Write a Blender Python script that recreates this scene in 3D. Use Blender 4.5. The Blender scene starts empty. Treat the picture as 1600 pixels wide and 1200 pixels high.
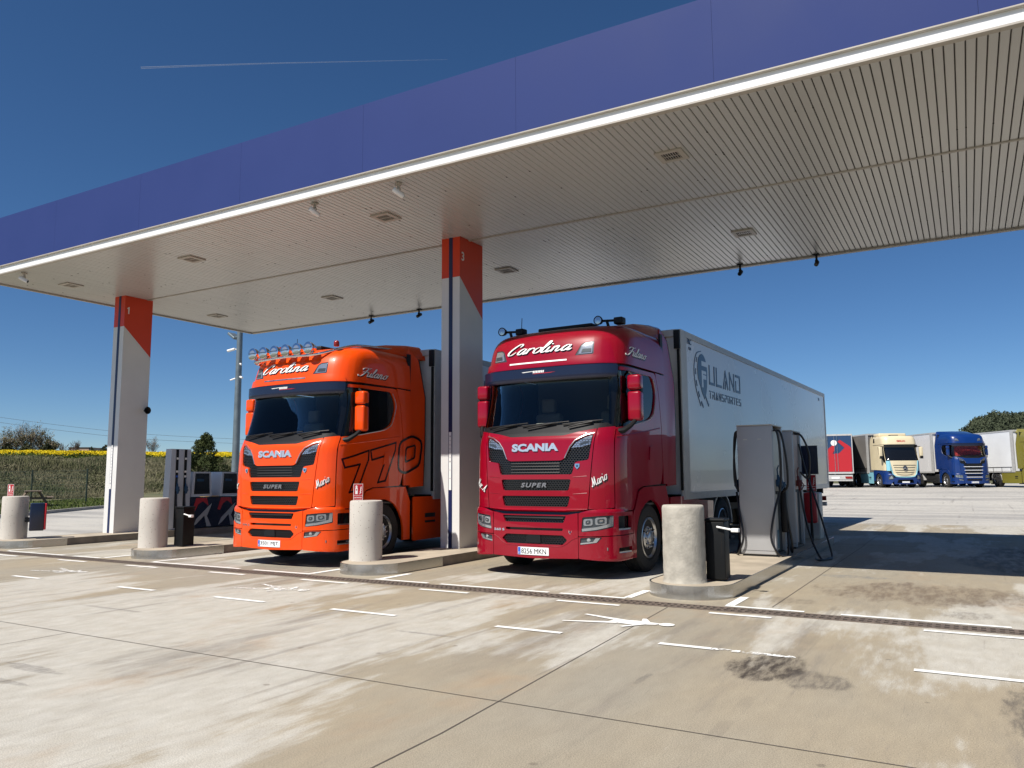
import bpy, bmesh, math, random
from mathutils import Vector, Matrix, Euler
from mathutils.geometry import tessellate_polygon
random.seed(7)
C = bpy.context.scene.collection
# ---------------------------------------------------------------- camera
sc = bpy.context.scene
CAMH = 1.40
cam_d = bpy.data.cameras.new("camera"); cam = bpy.data.objects.new("camera", cam_d); C.objects.link(cam)
_y, _p, _r = 0.52373, 0.11754, -0.0062
_f = Vector((-math.sin(_y)*math.cos(_p), math.cos(_y)*math.cos(_p), math.sin(_p)))
_rt = Vector((math.cos(_y), math.sin(_y), 0)); _u = _rt.cross(_f)
_R = _rt*math.cos(_r) + _u*math.sin(_r); _U = -_rt*math.sin(_r) + _u*math.cos(_r)
_m = Matrix((( _R.x, _U.x, -_f.x), (_R.y, _U.y, -_f.y), (_R.z, _U.z, -_f.z)))
cam.matrix_world = Matrix.Translation((0, 0, CAMH)) @ _m.to_4x4()
cam_d.sensor_width = 36; cam_d.lens = 36*1225.3/1600; cam_d.clip_start = .05; cam_d.clip_end = 6000
sc.camera = cam
# ---------------------------------------------------------------- sky and sun
SUN = Vector((-.235, -.735, 1.0)).normalized()
elev = math.asin(SUN.z); az = math.atan2(SUN.x, SUN.y)
w = bpy.data.worlds.new("World"); sc.world = w; w.use_nodes = True
nt = w.node_tree; bg = nt.nodes["Background"]
sky = nt.nodes.new("ShaderNodeTexSky"); sky.sky_type = 'NISHITA'; sky.sun_disc = False
sky.sun_elevation = elev; sky.sun_rotation = az
sky.altitude = 2500; sky.air_density = 1.0; sky.dust_density = 0.0; sky.ozone_density = 6.0
hs = nt.nodes.new("ShaderNodeHueSaturation"); hs.inputs["Saturation"].default_value = 1.12; nt.links.new(sky.outputs[0], hs.inputs["Color"]); nt.links.new(hs.outputs[0], bg.inputs[0]); bg.inputs[1].default_value = 0.058
sl = bpy.data.lights.new("sun", 'SUN'); sl.energy = 4.4; sl.angle = math.radians(.5); sl.color = (1, .94, .86)
so = bpy.data.objects.new("sun", sl); C.objects.link(so); so.rotation_euler = (-SUN).to_track_quat('-Z', 'Y').to_euler(); so.location = (0, 0, 60)
sc.view_settings.view_transform = 'Standard'; sc.view_settings.look = 'None'
sc.view_settings.exposure = 0.62; sc.view_settings.gamma = 1
sc.cycles.max_bounces = 8; sc.cycles.transparent_max_bounces = 16
# ---------------------------------------------------------------- materials
def mat(name, col, rough=.6, metal=0, coat=0, spec=.5, noise=0, nscale=8, bump=0, bscale=60, emit=None):
    m = bpy.data.materials.new(name); m.use_nodes = True; t = m.node_tree; b = t.nodes["Principled BSDF"]
    b.inputs["Base Color"].default_value = (*col, 1); b.inputs["Roughness"].default_value = rough
    b.inputs["Metallic"].default_value = metal; b.inputs["Coat Weight"].default_value = coat
    b.inputs["Coat Roughness"].default_value = .02; b.inputs["Specular IOR Level"].default_value = spec
    tc = t.nodes.new("ShaderNodeTexCoord")
    n = t.nodes.new("ShaderNodeTexNoise"); n.inputs["Scale"].default_value = nscale; n.inputs["Detail"].default_value = 6
    t.links.new(tc.outputs["Object"], n.inputs["Vector"])
    if noise:
        r = t.nodes.new("ShaderNodeMapRange"); r.inputs["From Min"].default_value = .3; r.inputs["From Max"].default_value = .7
        r.inputs["To Min"].default_value = 1-noise; r.inputs["To Max"].default_value = 1+noise*.6
        t.links.new(n.outputs["Fac"], r.inputs["Value"])
        x = t.nodes.new("ShaderNodeMix"); x.data_type = 'RGBA'; x.blend_type = 'MULTIPLY'; x.inputs[0].default_value = 1
        x.inputs[6].default_value = (*col, 1); t.links.new(r.outputs[0], x.inputs[7]); t.links.new(x.outputs[2], b.inputs["Base Color"])
        r2 = t.nodes.new("ShaderNodeMapRange"); r2.inputs["To Min"].default_value = max(0, rough-.12); r2.inputs["To Max"].default_value = min(1, rough+.12)
        t.links.new(n.outputs["Fac"], r2.inputs["Value"]); t.links.new(r2.outputs[0], b.inputs["Roughness"])
    if bump:
        n2 = t.nodes.new("ShaderNodeTexNoise"); n2.inputs["Scale"].default_value = bscale; n2.inputs["Detail"].default_value = 5
        t.links.new(tc.outputs["Object"], n2.inputs["Vector"])
        bp = t.nodes.new("ShaderNodeBump"); bp.inputs["Strength"].default_value = bump; bp.inputs["Distance"].default_value = .01
        t.links.new(n2.outputs["Fac"], bp.inputs["Height"]); t.links.new(bp.outputs[0], b.inputs["Normal"])
    if emit:
        b.inputs["Emission Color"].default_value = (*emit[:3], 1); b.inputs["Emission Strength"].default_value = emit[3]
    return m
def glassmat(name, tint, ior=1.45, rough=0.0):
    m = bpy.data.materials.new(name); m.use_nodes = True; t = m.node_tree; t.nodes.clear()
    o = t.nodes.new("ShaderNodeOutputMaterial"); mx = t.nodes.new("ShaderNodeMixShader")
    tr = t.nodes.new("ShaderNodeBsdfTransparent"); tr.inputs[0].default_value = (*tint, 1)
    g = t.nodes.new("ShaderNodeBsdfGlossy"); g.inputs["Roughness"].default_value = rough
    fr = t.nodes.new("ShaderNodeFresnel"); fr.inputs[0].default_value = ior
    ge = t.nodes.new("ShaderNodeNewGeometry"); mp = t.nodes.new("ShaderNodeMapRange")
    t.links.new(fr.outputs[0], mx.inputs[0]); t.links.new(tr.outputs[0], mx.inputs[1]); t.links.new(g.outputs[0], mx.inputs[2]); t.links.new(mx.outputs[0], o.inputs[0])
    t.nodes.remove(ge); t.nodes.remove(mp)
    return m
M = {}
M['red'] = mat('red_paint', (.25, .0005, .013), .33, 0, .8, spec=.15, noise=.06, nscale=1.5)
M['orange'] = mat('orange_paint', (.80, .068, .0006), .35, 0, .6, spec=.2, noise=.05, nscale=1.5)
M['blue'] = mat('blue_paint', (.002, .026, .145), .35, 0, .5, noise=.08, nscale=1.5)
M['cream'] = mat('cream_paint', (.66, .57, .38), .4, 0, .6, noise=.05, nscale=1.5)
M['olive'] = mat('olive_paint', (.20, .18, .03), .35, 0, .7, noise=.06)
M['navy'] = mat('navy_plastic', (.008, .012, .035), .25, spec=.6)
M['black'] = mat('black_plastic', (.010, .010, .011), .5, spec=.25)
M['gloss_black'] = mat('gloss_black', (.006, .007, .009), .12)
M['mesh_black'] = mat('grille_black', (.016, .016, .017), .5)
M['rubber'] = mat('tyre_rubber', (.018, .017, .016), .8, noise=.35, nscale=9, bump=.3)
M['chrome'] = mat('chrome', (.75, .75, .76), .12, 1)
M['alu'] = mat('aluminium', (.55, .55, .56), .32, 1, noise=.15, nscale=10)
M['steel'] = mat('kerb_steel', (.50, .50, .49), .22, .96, noise=.12, nscale=6)
M['lampglass'] = mat('lamp_reflector', (.50, .53, .56), .12, .75)
M['lampdark'] = mat('lamp_inner', (.06, .07, .08), .2, .3)
M['white'] = mat('white_plastic', (.78, .78, .76), .4)
M['silver'] = mat('silver_letter', (.50, .58, .66), .3, .5)
M['greyletter'] = mat('grey_letter', (.25, .25, .26), .35, .5)
M['trailer'] = mat('trailer_panel', (.67, .67, .675), .26, 0, .22, noise=.03, nscale=.7)
M['trailer_rail'] = mat('trailer_rail', (.46, .46, .45), .45, .1, noise=.12)
M['white_curtain'] = mat('white_curtain', (.74, .76, .77), .5, noise=.05, nscale=1)
M['grey_curtain'] = mat('grey_curtain', (.17, .16, .15), .6, noise=.15, nscale=1)
M['logo'] = mat('logo_blue', (.018, .05, .12), .35)
M['chassis'] = mat('chassis_black', (.014, .014, .014), .6, noise=.3)
M['inner'] = mat('cab_lining', (.13, .13, .13), .8)
M['seat'] = mat('cab_seat', (.20, .185, .16), .8)
M['dash'] = mat('dashboard_top', (.42, .38, .32), .8, noise=.3, nscale=12)
M['wglass'] = glassmat('windscreen_glass', (.82, .86, .86), 1.36)
M['sglass'] = glassmat('side_glass', (.62, .68, .70), 1.5)
M['fascia'] = mat('blue_fascia', (.028, .047, .165), .6, 0, 0, spec=.12, noise=.03, nscale=.9)
M['white_paint'] = mat('white_trim', (.80, .80, .78), .4, noise=.03, nscale=3)
M['soffit'] = mat('soffit_strips', (.52, .515, .49), .28, .15)
M['soffit_gap'] = mat('soffit_void', (.05, .045, .04), .9)
M['beige'] = mat('beige_trim', (.42, .385, .33), .45, noise=.08, nscale=4)
M['col_white'] = mat('column_white', (.66, .66, .645), .42, noise=.05, nscale=2)
M['col_orange'] = mat('column_orange', (.62, .045, .008), .42, noise=.05, nscale=2)
M['col_navy'] = mat('column_navy', (.010, .018, .075), .35)
M['signred'] = mat('sign_red', (.40, .010, .018), .45)
M['bluegrey'] = mat('pump_grey', (.38, .385, .39), .4, .1, noise=.05, nscale=3)
M['disp'] = mat('dispenser_grey', (.52, .56, .62), .35, .1, noise=.05, nscale=3)
M['hose'] = mat('hose_rubber', (.01, .01, .012), .4)
M['nozzle'] = mat('nozzle_blue', (.01, .05, .11), .4)
M['yellow'] = mat('yellow_plastic', (.75, .42, .01), .4, noise=.05)
M['binblack'] = mat('bin_black', (.007, .008, .009), .5, spec=.2)
M['galv'] = mat('galvanised', (.17, .21, .23), .5, .5, noise=.15, nscale=3)
M['wood'] = mat('weathered_wood', (.16, .12, .085), .8, noise=.3, nscale=14)
M['postgreen'] = mat('fence_paint', (.015, .03, .02), .5)
M['curtred'] = mat('red_curtain', (.70, .06, .05), .9, noise=.4, nscale=9)
M['amber'] = mat('amber_lens', (.7, .2, .01), .2)
M['redlens'] = mat('red_lens', (.22, .012, .01), .2)
M['plate'] = mat('plate_white', (.78, .79, .78), .35)
M['plateblue'] = mat('plate_blue', (.02, .10, .5), .35)
M['lightblue'] = mat('light_blue_paint', (.22, .50, .60), .35, 0, .5)
# ---------------------------------------------------------------- mesh helpers
class MB:
    def __init__(s): s.v = []; s.f = []; s.mi = []
    def add(s, vs, fs, mi=0):
        o = len(s.v); s.v += [tuple(v) for v in vs]; s.f += [tuple(i+o for i in f) for f in fs]; s.mi += [mi]*len(fs); return s
    def box(s, a, b, mi=0, bev=0):
        (x0, y0, z0), (x1, y1, z1) = a, b
        if x0 > x1: x0, x1 = x1, x0
        if y0 > y1: y0, y1 = y1, y0
        if z0 > z1: z0, z1 = z1, z0
        if bev:
            bm = bmesh.new(); bmesh.ops.create_cube(bm, size=1)
            for v in bm.verts: v.co = Vector(((x0+x1)/2+v.co.x*(x1-x0), (y0+y1)/2+v.co.y*(y1-y0), (z0+z1)/2+v.co.z*(z1-z0)))
            bmesh.ops.bevel(bm, geom=bm.edges[:], offset=bev, segments=3, affect='EDGES', profile=.5)
            s.bm(bm, mi); bm.free(); return s
        return s.add([(x0,y0,z0),(x1,y0,z0),(x1,y1,z0),(x0,y1,z0),(x0,y0,z1),(x1,y0,z1),(x1,y1,z1),(x0,y1,z1)],
                     [(3,2,1,0),(4,5,6,7),(0,1,5,4),(1,2,6,5),(2,3,7,6),(3,0,4,7)], mi)
    def bm(s, bm, mi=0):
        bm.verts.index_update(); return s.add([v.co for v in bm.verts], [[v.index for v in f.verts] for f in bm.faces], mi)
    def tube(s, pts, r, n=8, mi=0, cap=True):
        pts = [Vector(p) for p in pts]; rs = r if isinstance(r, (list, tuple)) else [r]*len(pts); vs = []; fs = []; up = None
        for i, p in enumerate(pts):
            d = (pts[min(i+1, len(pts)-1)]-pts[max(i-1, 0)]).normalized()
            if up is None: up = Vector((0, 0, 1)) if abs(d.z) < .9 else Vector((1, 0, 0))
            a = d.cross(up)
            if a.length < 1e-5: a = d.orthogonal()
            a.normalize(); b = a.cross(d).normalized(); up = b
            for k in range(n): t = 2*math.pi*k/n; vs.append(p+a*math.cos(t)*rs[i]+b*math.sin(t)*rs[i])
        for i in range(len(pts)-1):
            for k in range(n): fs.append((i*n+k, i*n+(k+1) % n, (i+1)*n+(k+1) % n, (i+1)*n+k))
        if cap: fs.append(tuple(range(n))[::-1]); fs.append(tuple((len(pts)-1)*n+k for k in range(n)))
        return s.add(vs, fs, mi)
    def lathe(s, prof, n=32, M_=None, mi=0):   # profile (r, h) about local z
        vs = []; fs = []
        for r, h in prof:
            for k in range(n): t = 2*math.pi*k/n; v = Vector((r*math.cos(t), r*math.sin(t), h)); vs.append(M_ @ v if M_ else v)
        for i in range(len(prof)-1):
            for k in range(n): fs.append((i*n+k, i*n+(k+1) % n, (i+1)*n+(k+1) % n, (i+1)*n+k))
        fs.append(tuple(range(n))[::-1]); fs.append(tuple((len(prof)-1)*n+k for k in range(n)))
        return s.add(vs, fs, mi)
    def prism(s, poly, fn, mi=0):   # poly 2-d list, fn(u,v,side 0/1) -> 3-d
        n = len(poly); vs = [fn(u, v, 0) for u, v in poly]+[fn(u, v, 1) for u, v in poly]
        tr = tessellate_polygon([[Vector((u, v, 0)) for u, v in poly]])
        fs = [tuple(t) for t in tr]+[tuple(i+n for i in t[::-1]) for t in tr]+[(i, (i+1) % n, n+(i+1) % n, n+i) for i in range(n)]
        return s.add(vs, fs, mi)
    def xf(s, M_):
        s.v = [tuple(M_ @ Vector(v)) for v in s.v]; return s
    def build(s, name, mats, parent=None, smooth=True, ang=35, recalc=True):
        me = bpy.data.meshes.new(name); me.from_pydata(s.v, [], s.f)
        if not isinstance(mats, (list, tuple)): mats = [mats]
        for m in mats: me.materials.append(m)
        me.polygons.foreach_set('material_index', s.mi)
        if recalc:
            bm = bmesh.new(); bm.from_mesh(me); bmesh.ops.recalc_face_normals(bm, faces=bm.faces[:]); bm.to_mesh(me); bm.free()
        if smooth:
            me.polygons.foreach_set('use_smooth', [True]*len(me.polygons)); me.set_sharp_from_angle(angle=math.radians(ang))
        me.update(); o = bpy.data.objects.new(name, me); C.objects.link(o); o.parent = parent; return o
def thing(name, label, cat, loc=(0, 0, 0), rz=0, group=None, scale=1):
    o = bpy.data.objects.new(name, None); C.objects.link(o); o.location = loc; o.rotation_euler = (0, 0, rz); o.scale = (scale,)*3
    o.empty_display_size = .2
    return tag(o, label, cat, group)
def tag(o, label=None, cat=None, group=None, kind=None):
    if label: o['label'] = label
    if cat: o['category'] = cat
    if group: o['group'] = group
    if kind: o['kind'] = kind
    return o
def struct(o, kind='structure'): o['kind'] = kind; return o
def copy_tree(o, parent=None):
    c = o.copy(); C.objects.link(c); c.parent = parent
    for ch in list(o.children): copy_tree(ch, c)
    return c
def catmull(pts, n=6):
    P = [Vector(p) for p in pts]; out = []
    for i in range(len(P)-1):
        a = P[max(i-1, 0)]; b = P[i]; c = P[i+1]; d = P[min(i+2, len(P)-1)]
        for k in range(n):
            t = k/n; out.append(.5*((2*b)+(c-a)*t+(2*a-5*b+4*c-d)*t*t+(3*b-a-3*c+d)*t**3))
    out.append(P[-1]); return out
def rnd(poly, r, n=4):     # round the corners of a 2-d outline
    out = []; N = len(poly)
    for i in range(N):
        rr = r[i] if isinstance(r, (list, tuple)) else r
        p = Vector(poly[i]); a = Vector(poly[i-1])-p; b = Vector(poly[(i+1) % N])-p
        q = min(rr, a.length*.45, b.length*.45)
        if q < 1e-4: out.append(tuple(p)); continue
        A = p+a.normalized()*q; B = p+b.normalized()*q
        for k in range(n+1): t = k/n; out.append(tuple(A*(1-t)**2+p*2*t*(1-t)+B*t*t))
    return out
def mir(poly): return [(-x, y) for x, y in poly][::-1]
# text from the built-in font, as flat verts and triangles
_tc = {}
def text2d(txt, size=1, bold=0, space=1, shear=0):
    k = (txt, bold, space, shear)
    if k not in _tc:
        cu = bpy.data.curves.new('t', 'FONT'); cu.body = txt; cu.size = 1; cu.offset = bold; cu.space_character = space; cu.shear = shear; cu.resolution_u = 3
        o = bpy.data.objects.new('t', cu); C.objects.link(o); dg = bpy.context.evaluated_depsgraph_get(); me = bpy.data.meshes.new_from_object(o.evaluated_get(dg))
        _tc[k] = ([(v.co.x, v.co.y) for v in me.vertices], [tuple(p.vertices) for p in me.polygons])
        bpy.data.objects.remove(o); bpy.data.curves.remove(cu); bpy.data.meshes.remove(me)
    v, f = _tc[k]; x0 = min(p[0] for p in v); x1 = max(p[0] for p in v); y0 = min(p[1] for p in v); y1 = max(p[1] for p in v)
    return [((p[0]-x0)*size, (p[1]-y0)*size) for p in v], f, (x1-x0)*size, (y1-y0)*size
def textfit(txt, w_, h_, **k):   # stretched to a given width and height, origin bottom left
    v, f, a, b = text2d(txt, 1, **k); return [(p[0]/a*w_, p[1]/b*h_) for p in v], f
# flowing script written with a pen: strokes of (x, y)
SCR = {'C': (1.15, [[(1.0,1.35),(1.12,1.65),(1.0,1.92),(.72,1.85),(.35,1.25),(.12,.55),(.25,.05),(.6,.08),(.9,.55)]]),
 'F': (1.2, [[(.05,1.45),(.12,1.8),(.5,1.92),(.95,1.8),(1.45,1.98)], [(.82,1.84),(.66,.9),(.42,.12),(.05,.0),(-.12,.32)], [(.28,.92),(.6,1.06),(1.05,1.0),(1.1,.8)]]),
 'M': (1.75, [[(-.1,.3),(.1,.05),(.42,.9),(.55,1.85)], [(.55,1.85),(.68,.1)], [(.68,.1),(1.25,1.85)], [(1.25,1.85),(1.22,.3),(1.4,.02),(1.7,.35)]]),
 'A': (1.4, [[(-.1,.3),(.15,.05),(.6,.9),(1.0,1.9)], [(1.0,1.9),(.98,.3),(1.15,.02),(1.4,.35)], [(.35,.75),(1.1,.8)]]),
 'a': (.98, [[(.75,.85),(.45,1.0),(.14,.6),(.12,.15),(.35,0),(.62,.4),(.8,.97)], [(.8,.97),(.68,.3),(.8,.02),(1.05,.35)]]),
 'r': (.72, [[(.16,.97),(.08,0)], [(.1,.45),(.3,.9),(.55,.98),(.62,.75)]]),
 'o': (.9, [[(.45,1.0),(.14,.65),(.14,.15),(.42,0),(.72,.35),(.72,.85),(.45,1.0)], [(.62,.95),(.78,.8),(1.0,.95)]]),
 'l': (.52, [[(-.02,.35),(.3,1.2),(.42,1.85),(.28,1.9),(.14,1.2),(.08,.2),(.25,.0),(.54,.35)]]),
 'i': (.5, [[(.14,.97),(.06,.2),(.22,0),(.5,.35)], [(.2,1.35),(.24,1.48)]]),
 'n': (1.0, [[(.16,.97),(.06,0)], [(.1,.5),(.36,.95),(.58,.85),(.54,.2),(.7,.0),(1.0,.35)]]),
 'u': (1.0, [[(.14,.97),(.08,.25),(.28,0),(.55,.35),(.72,.97)], [(.72,.97),(.62,.25),(.76,0),(1.02,.35)]]),
 '.': (.4, [[(.1,.02),(.14,.12)]]), ' ': (.5, [])}
def script(txt, w_, h_, slant=.35, pen=.21):
    V = []; F = []; x = 0; ex = 0
    for ch in txt:
        adv, sts = SCR[ch]
        for st in sts:
            ex = (ex+.0007) % .0035
            P = catmull([(x+a+slant*b, b, 0) for a, b in st], 7); n0 = len(V)
            for i, p in enumerate(P):
                d = (P[min(i+1, len(P)-1)]-P[max(i-1, 0)]).normalized(); e = min(i, len(P)-1-i)/len(P)
                ww = pen*(.28+.72*abs(d.y))*(.35+.65*min(1, e*7)); nn = Vector((-d.y, d.x, 0))
                a, b = p+nn*ww*.5, p-nn*ww*.5; V += [(a.x, a.y, ex), (b.x, b.y, ex)]
            F += [(n0+2*i, n0+2*i+1, n0+2*i+3, n0+2*i+2) for i in range(len(P)-1)]
        x += adv
    x0 = min(v[0] for v in V); x1 = max(v[0] for v in V); y0 = min(v[1] for v in V); y1 = max(v[1] for v in V)
    return [((v[0]-x0)/(x1-x0)*w_, (v[1]-y0)/(y1-y0)*h_, v[2]) for v in V], F
def flat(name, vf, fn, m, parent, th=.006, label=None, split=True):
    # lay a 2-d figure on a surface: fn(u, v, depth) -> 3-d point; a thin solid, each face its own hair of height
    V, F = vf; mb = MB(); n = len(V)
    top = [fn(p[0], p[1], th+(p[2] if len(p) > 2 else 0)) for p in V]; mb.add(top, F)
    from collections import Counter
    E = Counter()
    for f in F:
        for i in range(len(f)): E[tuple(sorted((f[i], f[(i+1) % len(f)])))] += 1
    o = len(mb.v); mb.v += [tuple(fn(p[0], p[1], -.004)) for p in V]
    for (a, b), c in E.items():
        if c == 1: mb.f.append((a, b, b+n, a+n)); mb.mi.append(0)
    ob = mb.build(name, m, parent, ang=30)
    if label: ob['label'] = label
    return ob
_P=[(0,0),(.3,.006),(.6,.026),(.8,.056),(.95,.10),(1.07,.168),(1.16,.26),(1.215,.37),(1.24,.49),(1.25,.62)]
_L=[0]
for _a,_b in zip(_P,_P[1:]): _L.append(_L[-1]+math.hypot(_b[0]-_a[0],_b[1]-_a[1]))
S0=_L[-1]; YB=2.25
_YF=[(.2,.05),(.3,.0),(.95,.0),(1.0,.035),(1.5,.04),(2.0,.07),(2.12,.13),(2.95,.33),(3.0,.30),(3.12,.30),(3.3,.34),(3.55,.42),(3.68,.51),(3.77,.66),(3.83,.95)]
_KW=[(.2,.985),(.3,1.0),(2.2,1.0),(3.1,.985),(3.4,.975),(3.6,.958),(3.7,.93),(3.77,.885),(3.83,.80)]
def hz(T,x):
    if x<=T[0][0]: return T[0][1]
    if x>=T[-1][0]: return T[-1][1]
    n=len(T)
    for i in range(n-1):
        if x<=T[i+1][0]:
            x0,y0=T[i];x1,y1=T[i+1];h=x1-x0;d=(y1-y0)/h
            def sl(j):
                if j<=0: return (T[1][1]-T[0][1])/(T[1][0]-T[0][0])
                if j>=n-1: return (T[-1][1]-T[-2][1])/(T[-1][0]-T[-2][0])
                a=(T[j][1]-T[j-1][1])/(T[j][0]-T[j-1][0]);b=(T[j+1][1]-T[j][1])/(T[j+1][0]-T[j][0])
                return 0 if a*b<=0 else 2*a*b/(a+b)
            t=(x-x0)/h;m0=sl(i);m1=sl(i+1)
            return (2*t**3-3*t*t+1)*y0+(t**3-2*t*t+t)*h*m0+(-2*t**3+3*t*t)*y1+(t**3-t*t)*h*m1
_TX=[(l,p[0]) for l,p in zip(_L,_P)];_TY=[(l,p[1]) for l,p in zip(_L,_P)]
def S(s,z):
    sg=-1 if s<0 else 1;t=abs(s);yf=hz(_YF,z);k=hz(_KW,z)
    if t<=S0: return (sg*hz(_TX,t)*k,yf+hz(_TY,t),z)
    y1=yf+.62;u=(t-S0)/(YB-.62)
    return (sg*1.25*k,y1+u*(YB-y1),z)
def SN(s, z, off=0.0):
    p = Vector(S(s, z))
    if off:
        e = 2e-3
        if abs(s) < 1e-3: a = Vector(S(s+e, z))-Vector((-S(s+e, z)[0], S(s+e, z)[1], z))
        else: a = Vector(S(s+e, z))-Vector(S(s-e, z))
        b = Vector(S(s, z+e))-Vector(S(s, z-e)); n = a.cross(b).normalized(); p = p+n*off
    return p
def patch(name, outer, holes, m, parent, off=.02, th=.03, sm=1, step=.09, zstep=.09, surf=SN):
    # a sheet of bodywork cut to an outline (s, z) with openings, bent over the cab's surface and given thickness
    bm = bmesh.new(); loops = [outer]+list(holes)
    flatp = [Vector((a, b, 0)) for l in loops for a, b in l]
    vs = [bm.verts.new(p) for p in flatp]
    for t in tessellate_polygon([[Vector((a, b, 0)) for a, b in l] for l in loops]):
        try: bm.faces.new([vs[i] for i in t])
        except ValueError: pass
    s0 = min(p.x for p in flatp); s1 = max(p.x for p in flatp); z0 = min(p.y for p in flatp); z1 = max(p.y for p in flatp)
    cuts = set(); x = math.ceil(s0/step)*step
    while x < s1: cuts.add(round(x, 4)); x += step
    for sg in (-1, 1):
        for q in [.85+.06*i for i in range(14)]: cuts.add(round(sg*q, 4))
    for x in sorted(cuts):
        if s0 < x < s1: bmesh.ops.bisect_plane(bm, geom=bm.verts[:]+bm.edges[:]+bm.faces[:], plane_co=(x+.00013, 0, 0), plane_no=(1, 0, 0), dist=1e-5)
    zs = math.ceil(z0/zstep)*zstep
    while zs < z1:
        bmesh.ops.bisect_plane(bm, geom=bm.verts[:]+bm.edges[:]+bm.faces[:], plane_co=(0, zs+.00017, 0), plane_no=(0, 1, 0), dist=1e-5); zs += zstep
    bmesh.ops.remove_doubles(bm, verts=bm.verts[:], dist=1e-5)
    bm.verts.index_update(); n = len(bm.verts)
    V = [surf(v.co.x, v.co.y, off) for v in bm.verts]+[surf(v.co.x, v.co.y, off-th) for v in bm.verts]
    F = [tuple(v.index for v in f.verts) for f in bm.faces]; F += [tuple(i+n for i in f[::-1]) for f in F]
    for e in bm.edges:
        if len(e.link_faces) == 1: a, b = e.verts[0].index, e.verts[1].index; F.append((a, b, b+n, a+n))
    bm.free(); mb = MB(); mb.add(V, F); return mb.build(name, m, parent, ang=42)
def sfn(off): return lambda u, v, d: SN(u, v, off+d)
def onto(vf, s0, z0, rot=0): # place a 2-d figure at (s0, z0) in the unrolled surface
    c, q = math.cos(rot), math.sin(rot); return [((s0+p[0]*c-p[1]*q), (z0+p[0]*q+p[1]*c))+tuple(p[2:]) for p in vf[0]], vf[1]
def wheel_mb(R, W_, front=True):
    t = MB(); h = W_/2
    prof = [(R*.60, -h*.75), (R*.66, -h*.98), (R*.80, -h), (R*.93, -h*.92), (R*.985, -h*.75)]
    for k in range(4):
        a = -h*.7+k*h*.4; prof += [(R, a), (R, a+h*.12), (R*.985, a+h*.16), (R*.985, a+h*.20)] if k < 3 else [(R, a), (R, h*.7)]
    prof += [(R*.985, h*.75), (R*.93, h*.92), (R*.80, h), (R*.66, h*.98), (R*.60, h*.75)]
    t.lathe(prof, 40); return t
def make_wheel(parent, x, y, R=.52, W_=.32, side=1, dual=False, rimmat='alu', nm='wheel', detail=True):
    A = Matrix.Translation((x, y, R)) @ Matrix.Rotation(side*math.pi/2, 4, 'Y')   # local z points outward
    t = wheel_mb(R, W_); t.xf(A); ty = t.build(nm, M['rubber'], parent, ang=30)
    r = MB(); h = W_/2; q = R*.60
    if not dual: prof = [(q, -h*.5), (q, h*.92), (q*.95, h*.96), (q*.88, h*.7), (q*.80, h*.55), (q*.62, h*.62), (q*.50, h*.86), (q*.36, h*.90), (q*.34, h*1.08), (q*.26, h*1.15), (.001, h*1.17)]
    else: prof = [(q, -h*.5), (q, h*.92), (q*.95, h*.96), (q*.88, h*.5), (q*.82, -h*.2), (q*.60, -h*.35), (q*.45, -h*.3), (q*.40, h*.2), (q*.36, h*.45), (q*.28, h*.5), (.001, h*.5)]
    r.lathe(prof, 40, A)
    rim = r.build('rim', M[rimmat], ty, ang=30)
    if detail:
        hh = h*.62 if not dual else -h*.28
        nb = MB(); n2 = MB()
        for k in range(10):
            a = k*math.pi/5; B = A @ Matrix.Translation((q*.72*math.cos(a), q*.72*math.sin(a), hh-.012)); nb.lathe([(q*.085, 0), (q*.085, .02)], 12, B)
            a += math.pi/10; B = A @ Matrix.Translation((q*.46*math.cos(a), q*.46*math.sin(a), (h*.86 if not dual else -h*.3))); n2.lathe([(q*.05, 0), (q*.05, .03), (q*.02, .035)], 6, B)
        nb.build('hand_hole', M['chassis'], rim); n2.build('wheel_nut', M['chrome'], rim)
    return ty
# ---------------------------------------------------------------- the high-roof tractor cab
def honey(name, outline, parent, off, pitch=.045):   # honeycomb-like mesh: bars inside an opening
    xs = [p[0] for p in outline]; zs = [p[1] for p in outline]; mb = MB()
    def inside(x, z):
        c = False; j = len(outline)-1
        for i in range(len(outline)):
            a, b = outline[i], outline[j]
            if (a[1] > z) != (b[1] > z) and x < (b[0]-a[0])*(z-a[1])/(b[1]-a[1])+a[0]: c = not c
            j = i
        return c
    def bar(p, q, w_):
        if not (inside(*p) and inside(*q)): return
        d = Vector((q[0]-p[0], q[1]-p[1])); n = Vector((-d.y, d.x)).normalized()*w_/2
        c4 = [(p[0]+n.x, p[1]+n.y), (q[0]+n.x, q[1]+n.y), (q[0]-n.x, q[1]-n.y), (p[0]-n.x, p[1]-n.y)]
        mb.add([SN(a, b, off) for a, b in c4]+[SN(a, b, off-.012) for a, b in c4], [(0, 1, 2, 3), (0, 4, 5, 1), (2, 6, 7, 3), (1, 5, 6, 2), (3, 7, 4, 0)])
    z = min(zs); r = 0; hp = pitch*.62
    while z < max(zs):
        x = min(xs)+(pitch/2 if r % 2 else 0)
        while x < max(xs):
            bar((x, z+hp*.3), (x, z+hp), .007); bar((x, z+hp*.3), (x+pitch/2, z), .007); bar((x, z+hp*.3), (x-pitch/2, z), .007); x += pitch
        z += hp; r += 1
    return mb.build(name, M['mesh_black'], parent, smooth=False)
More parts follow.
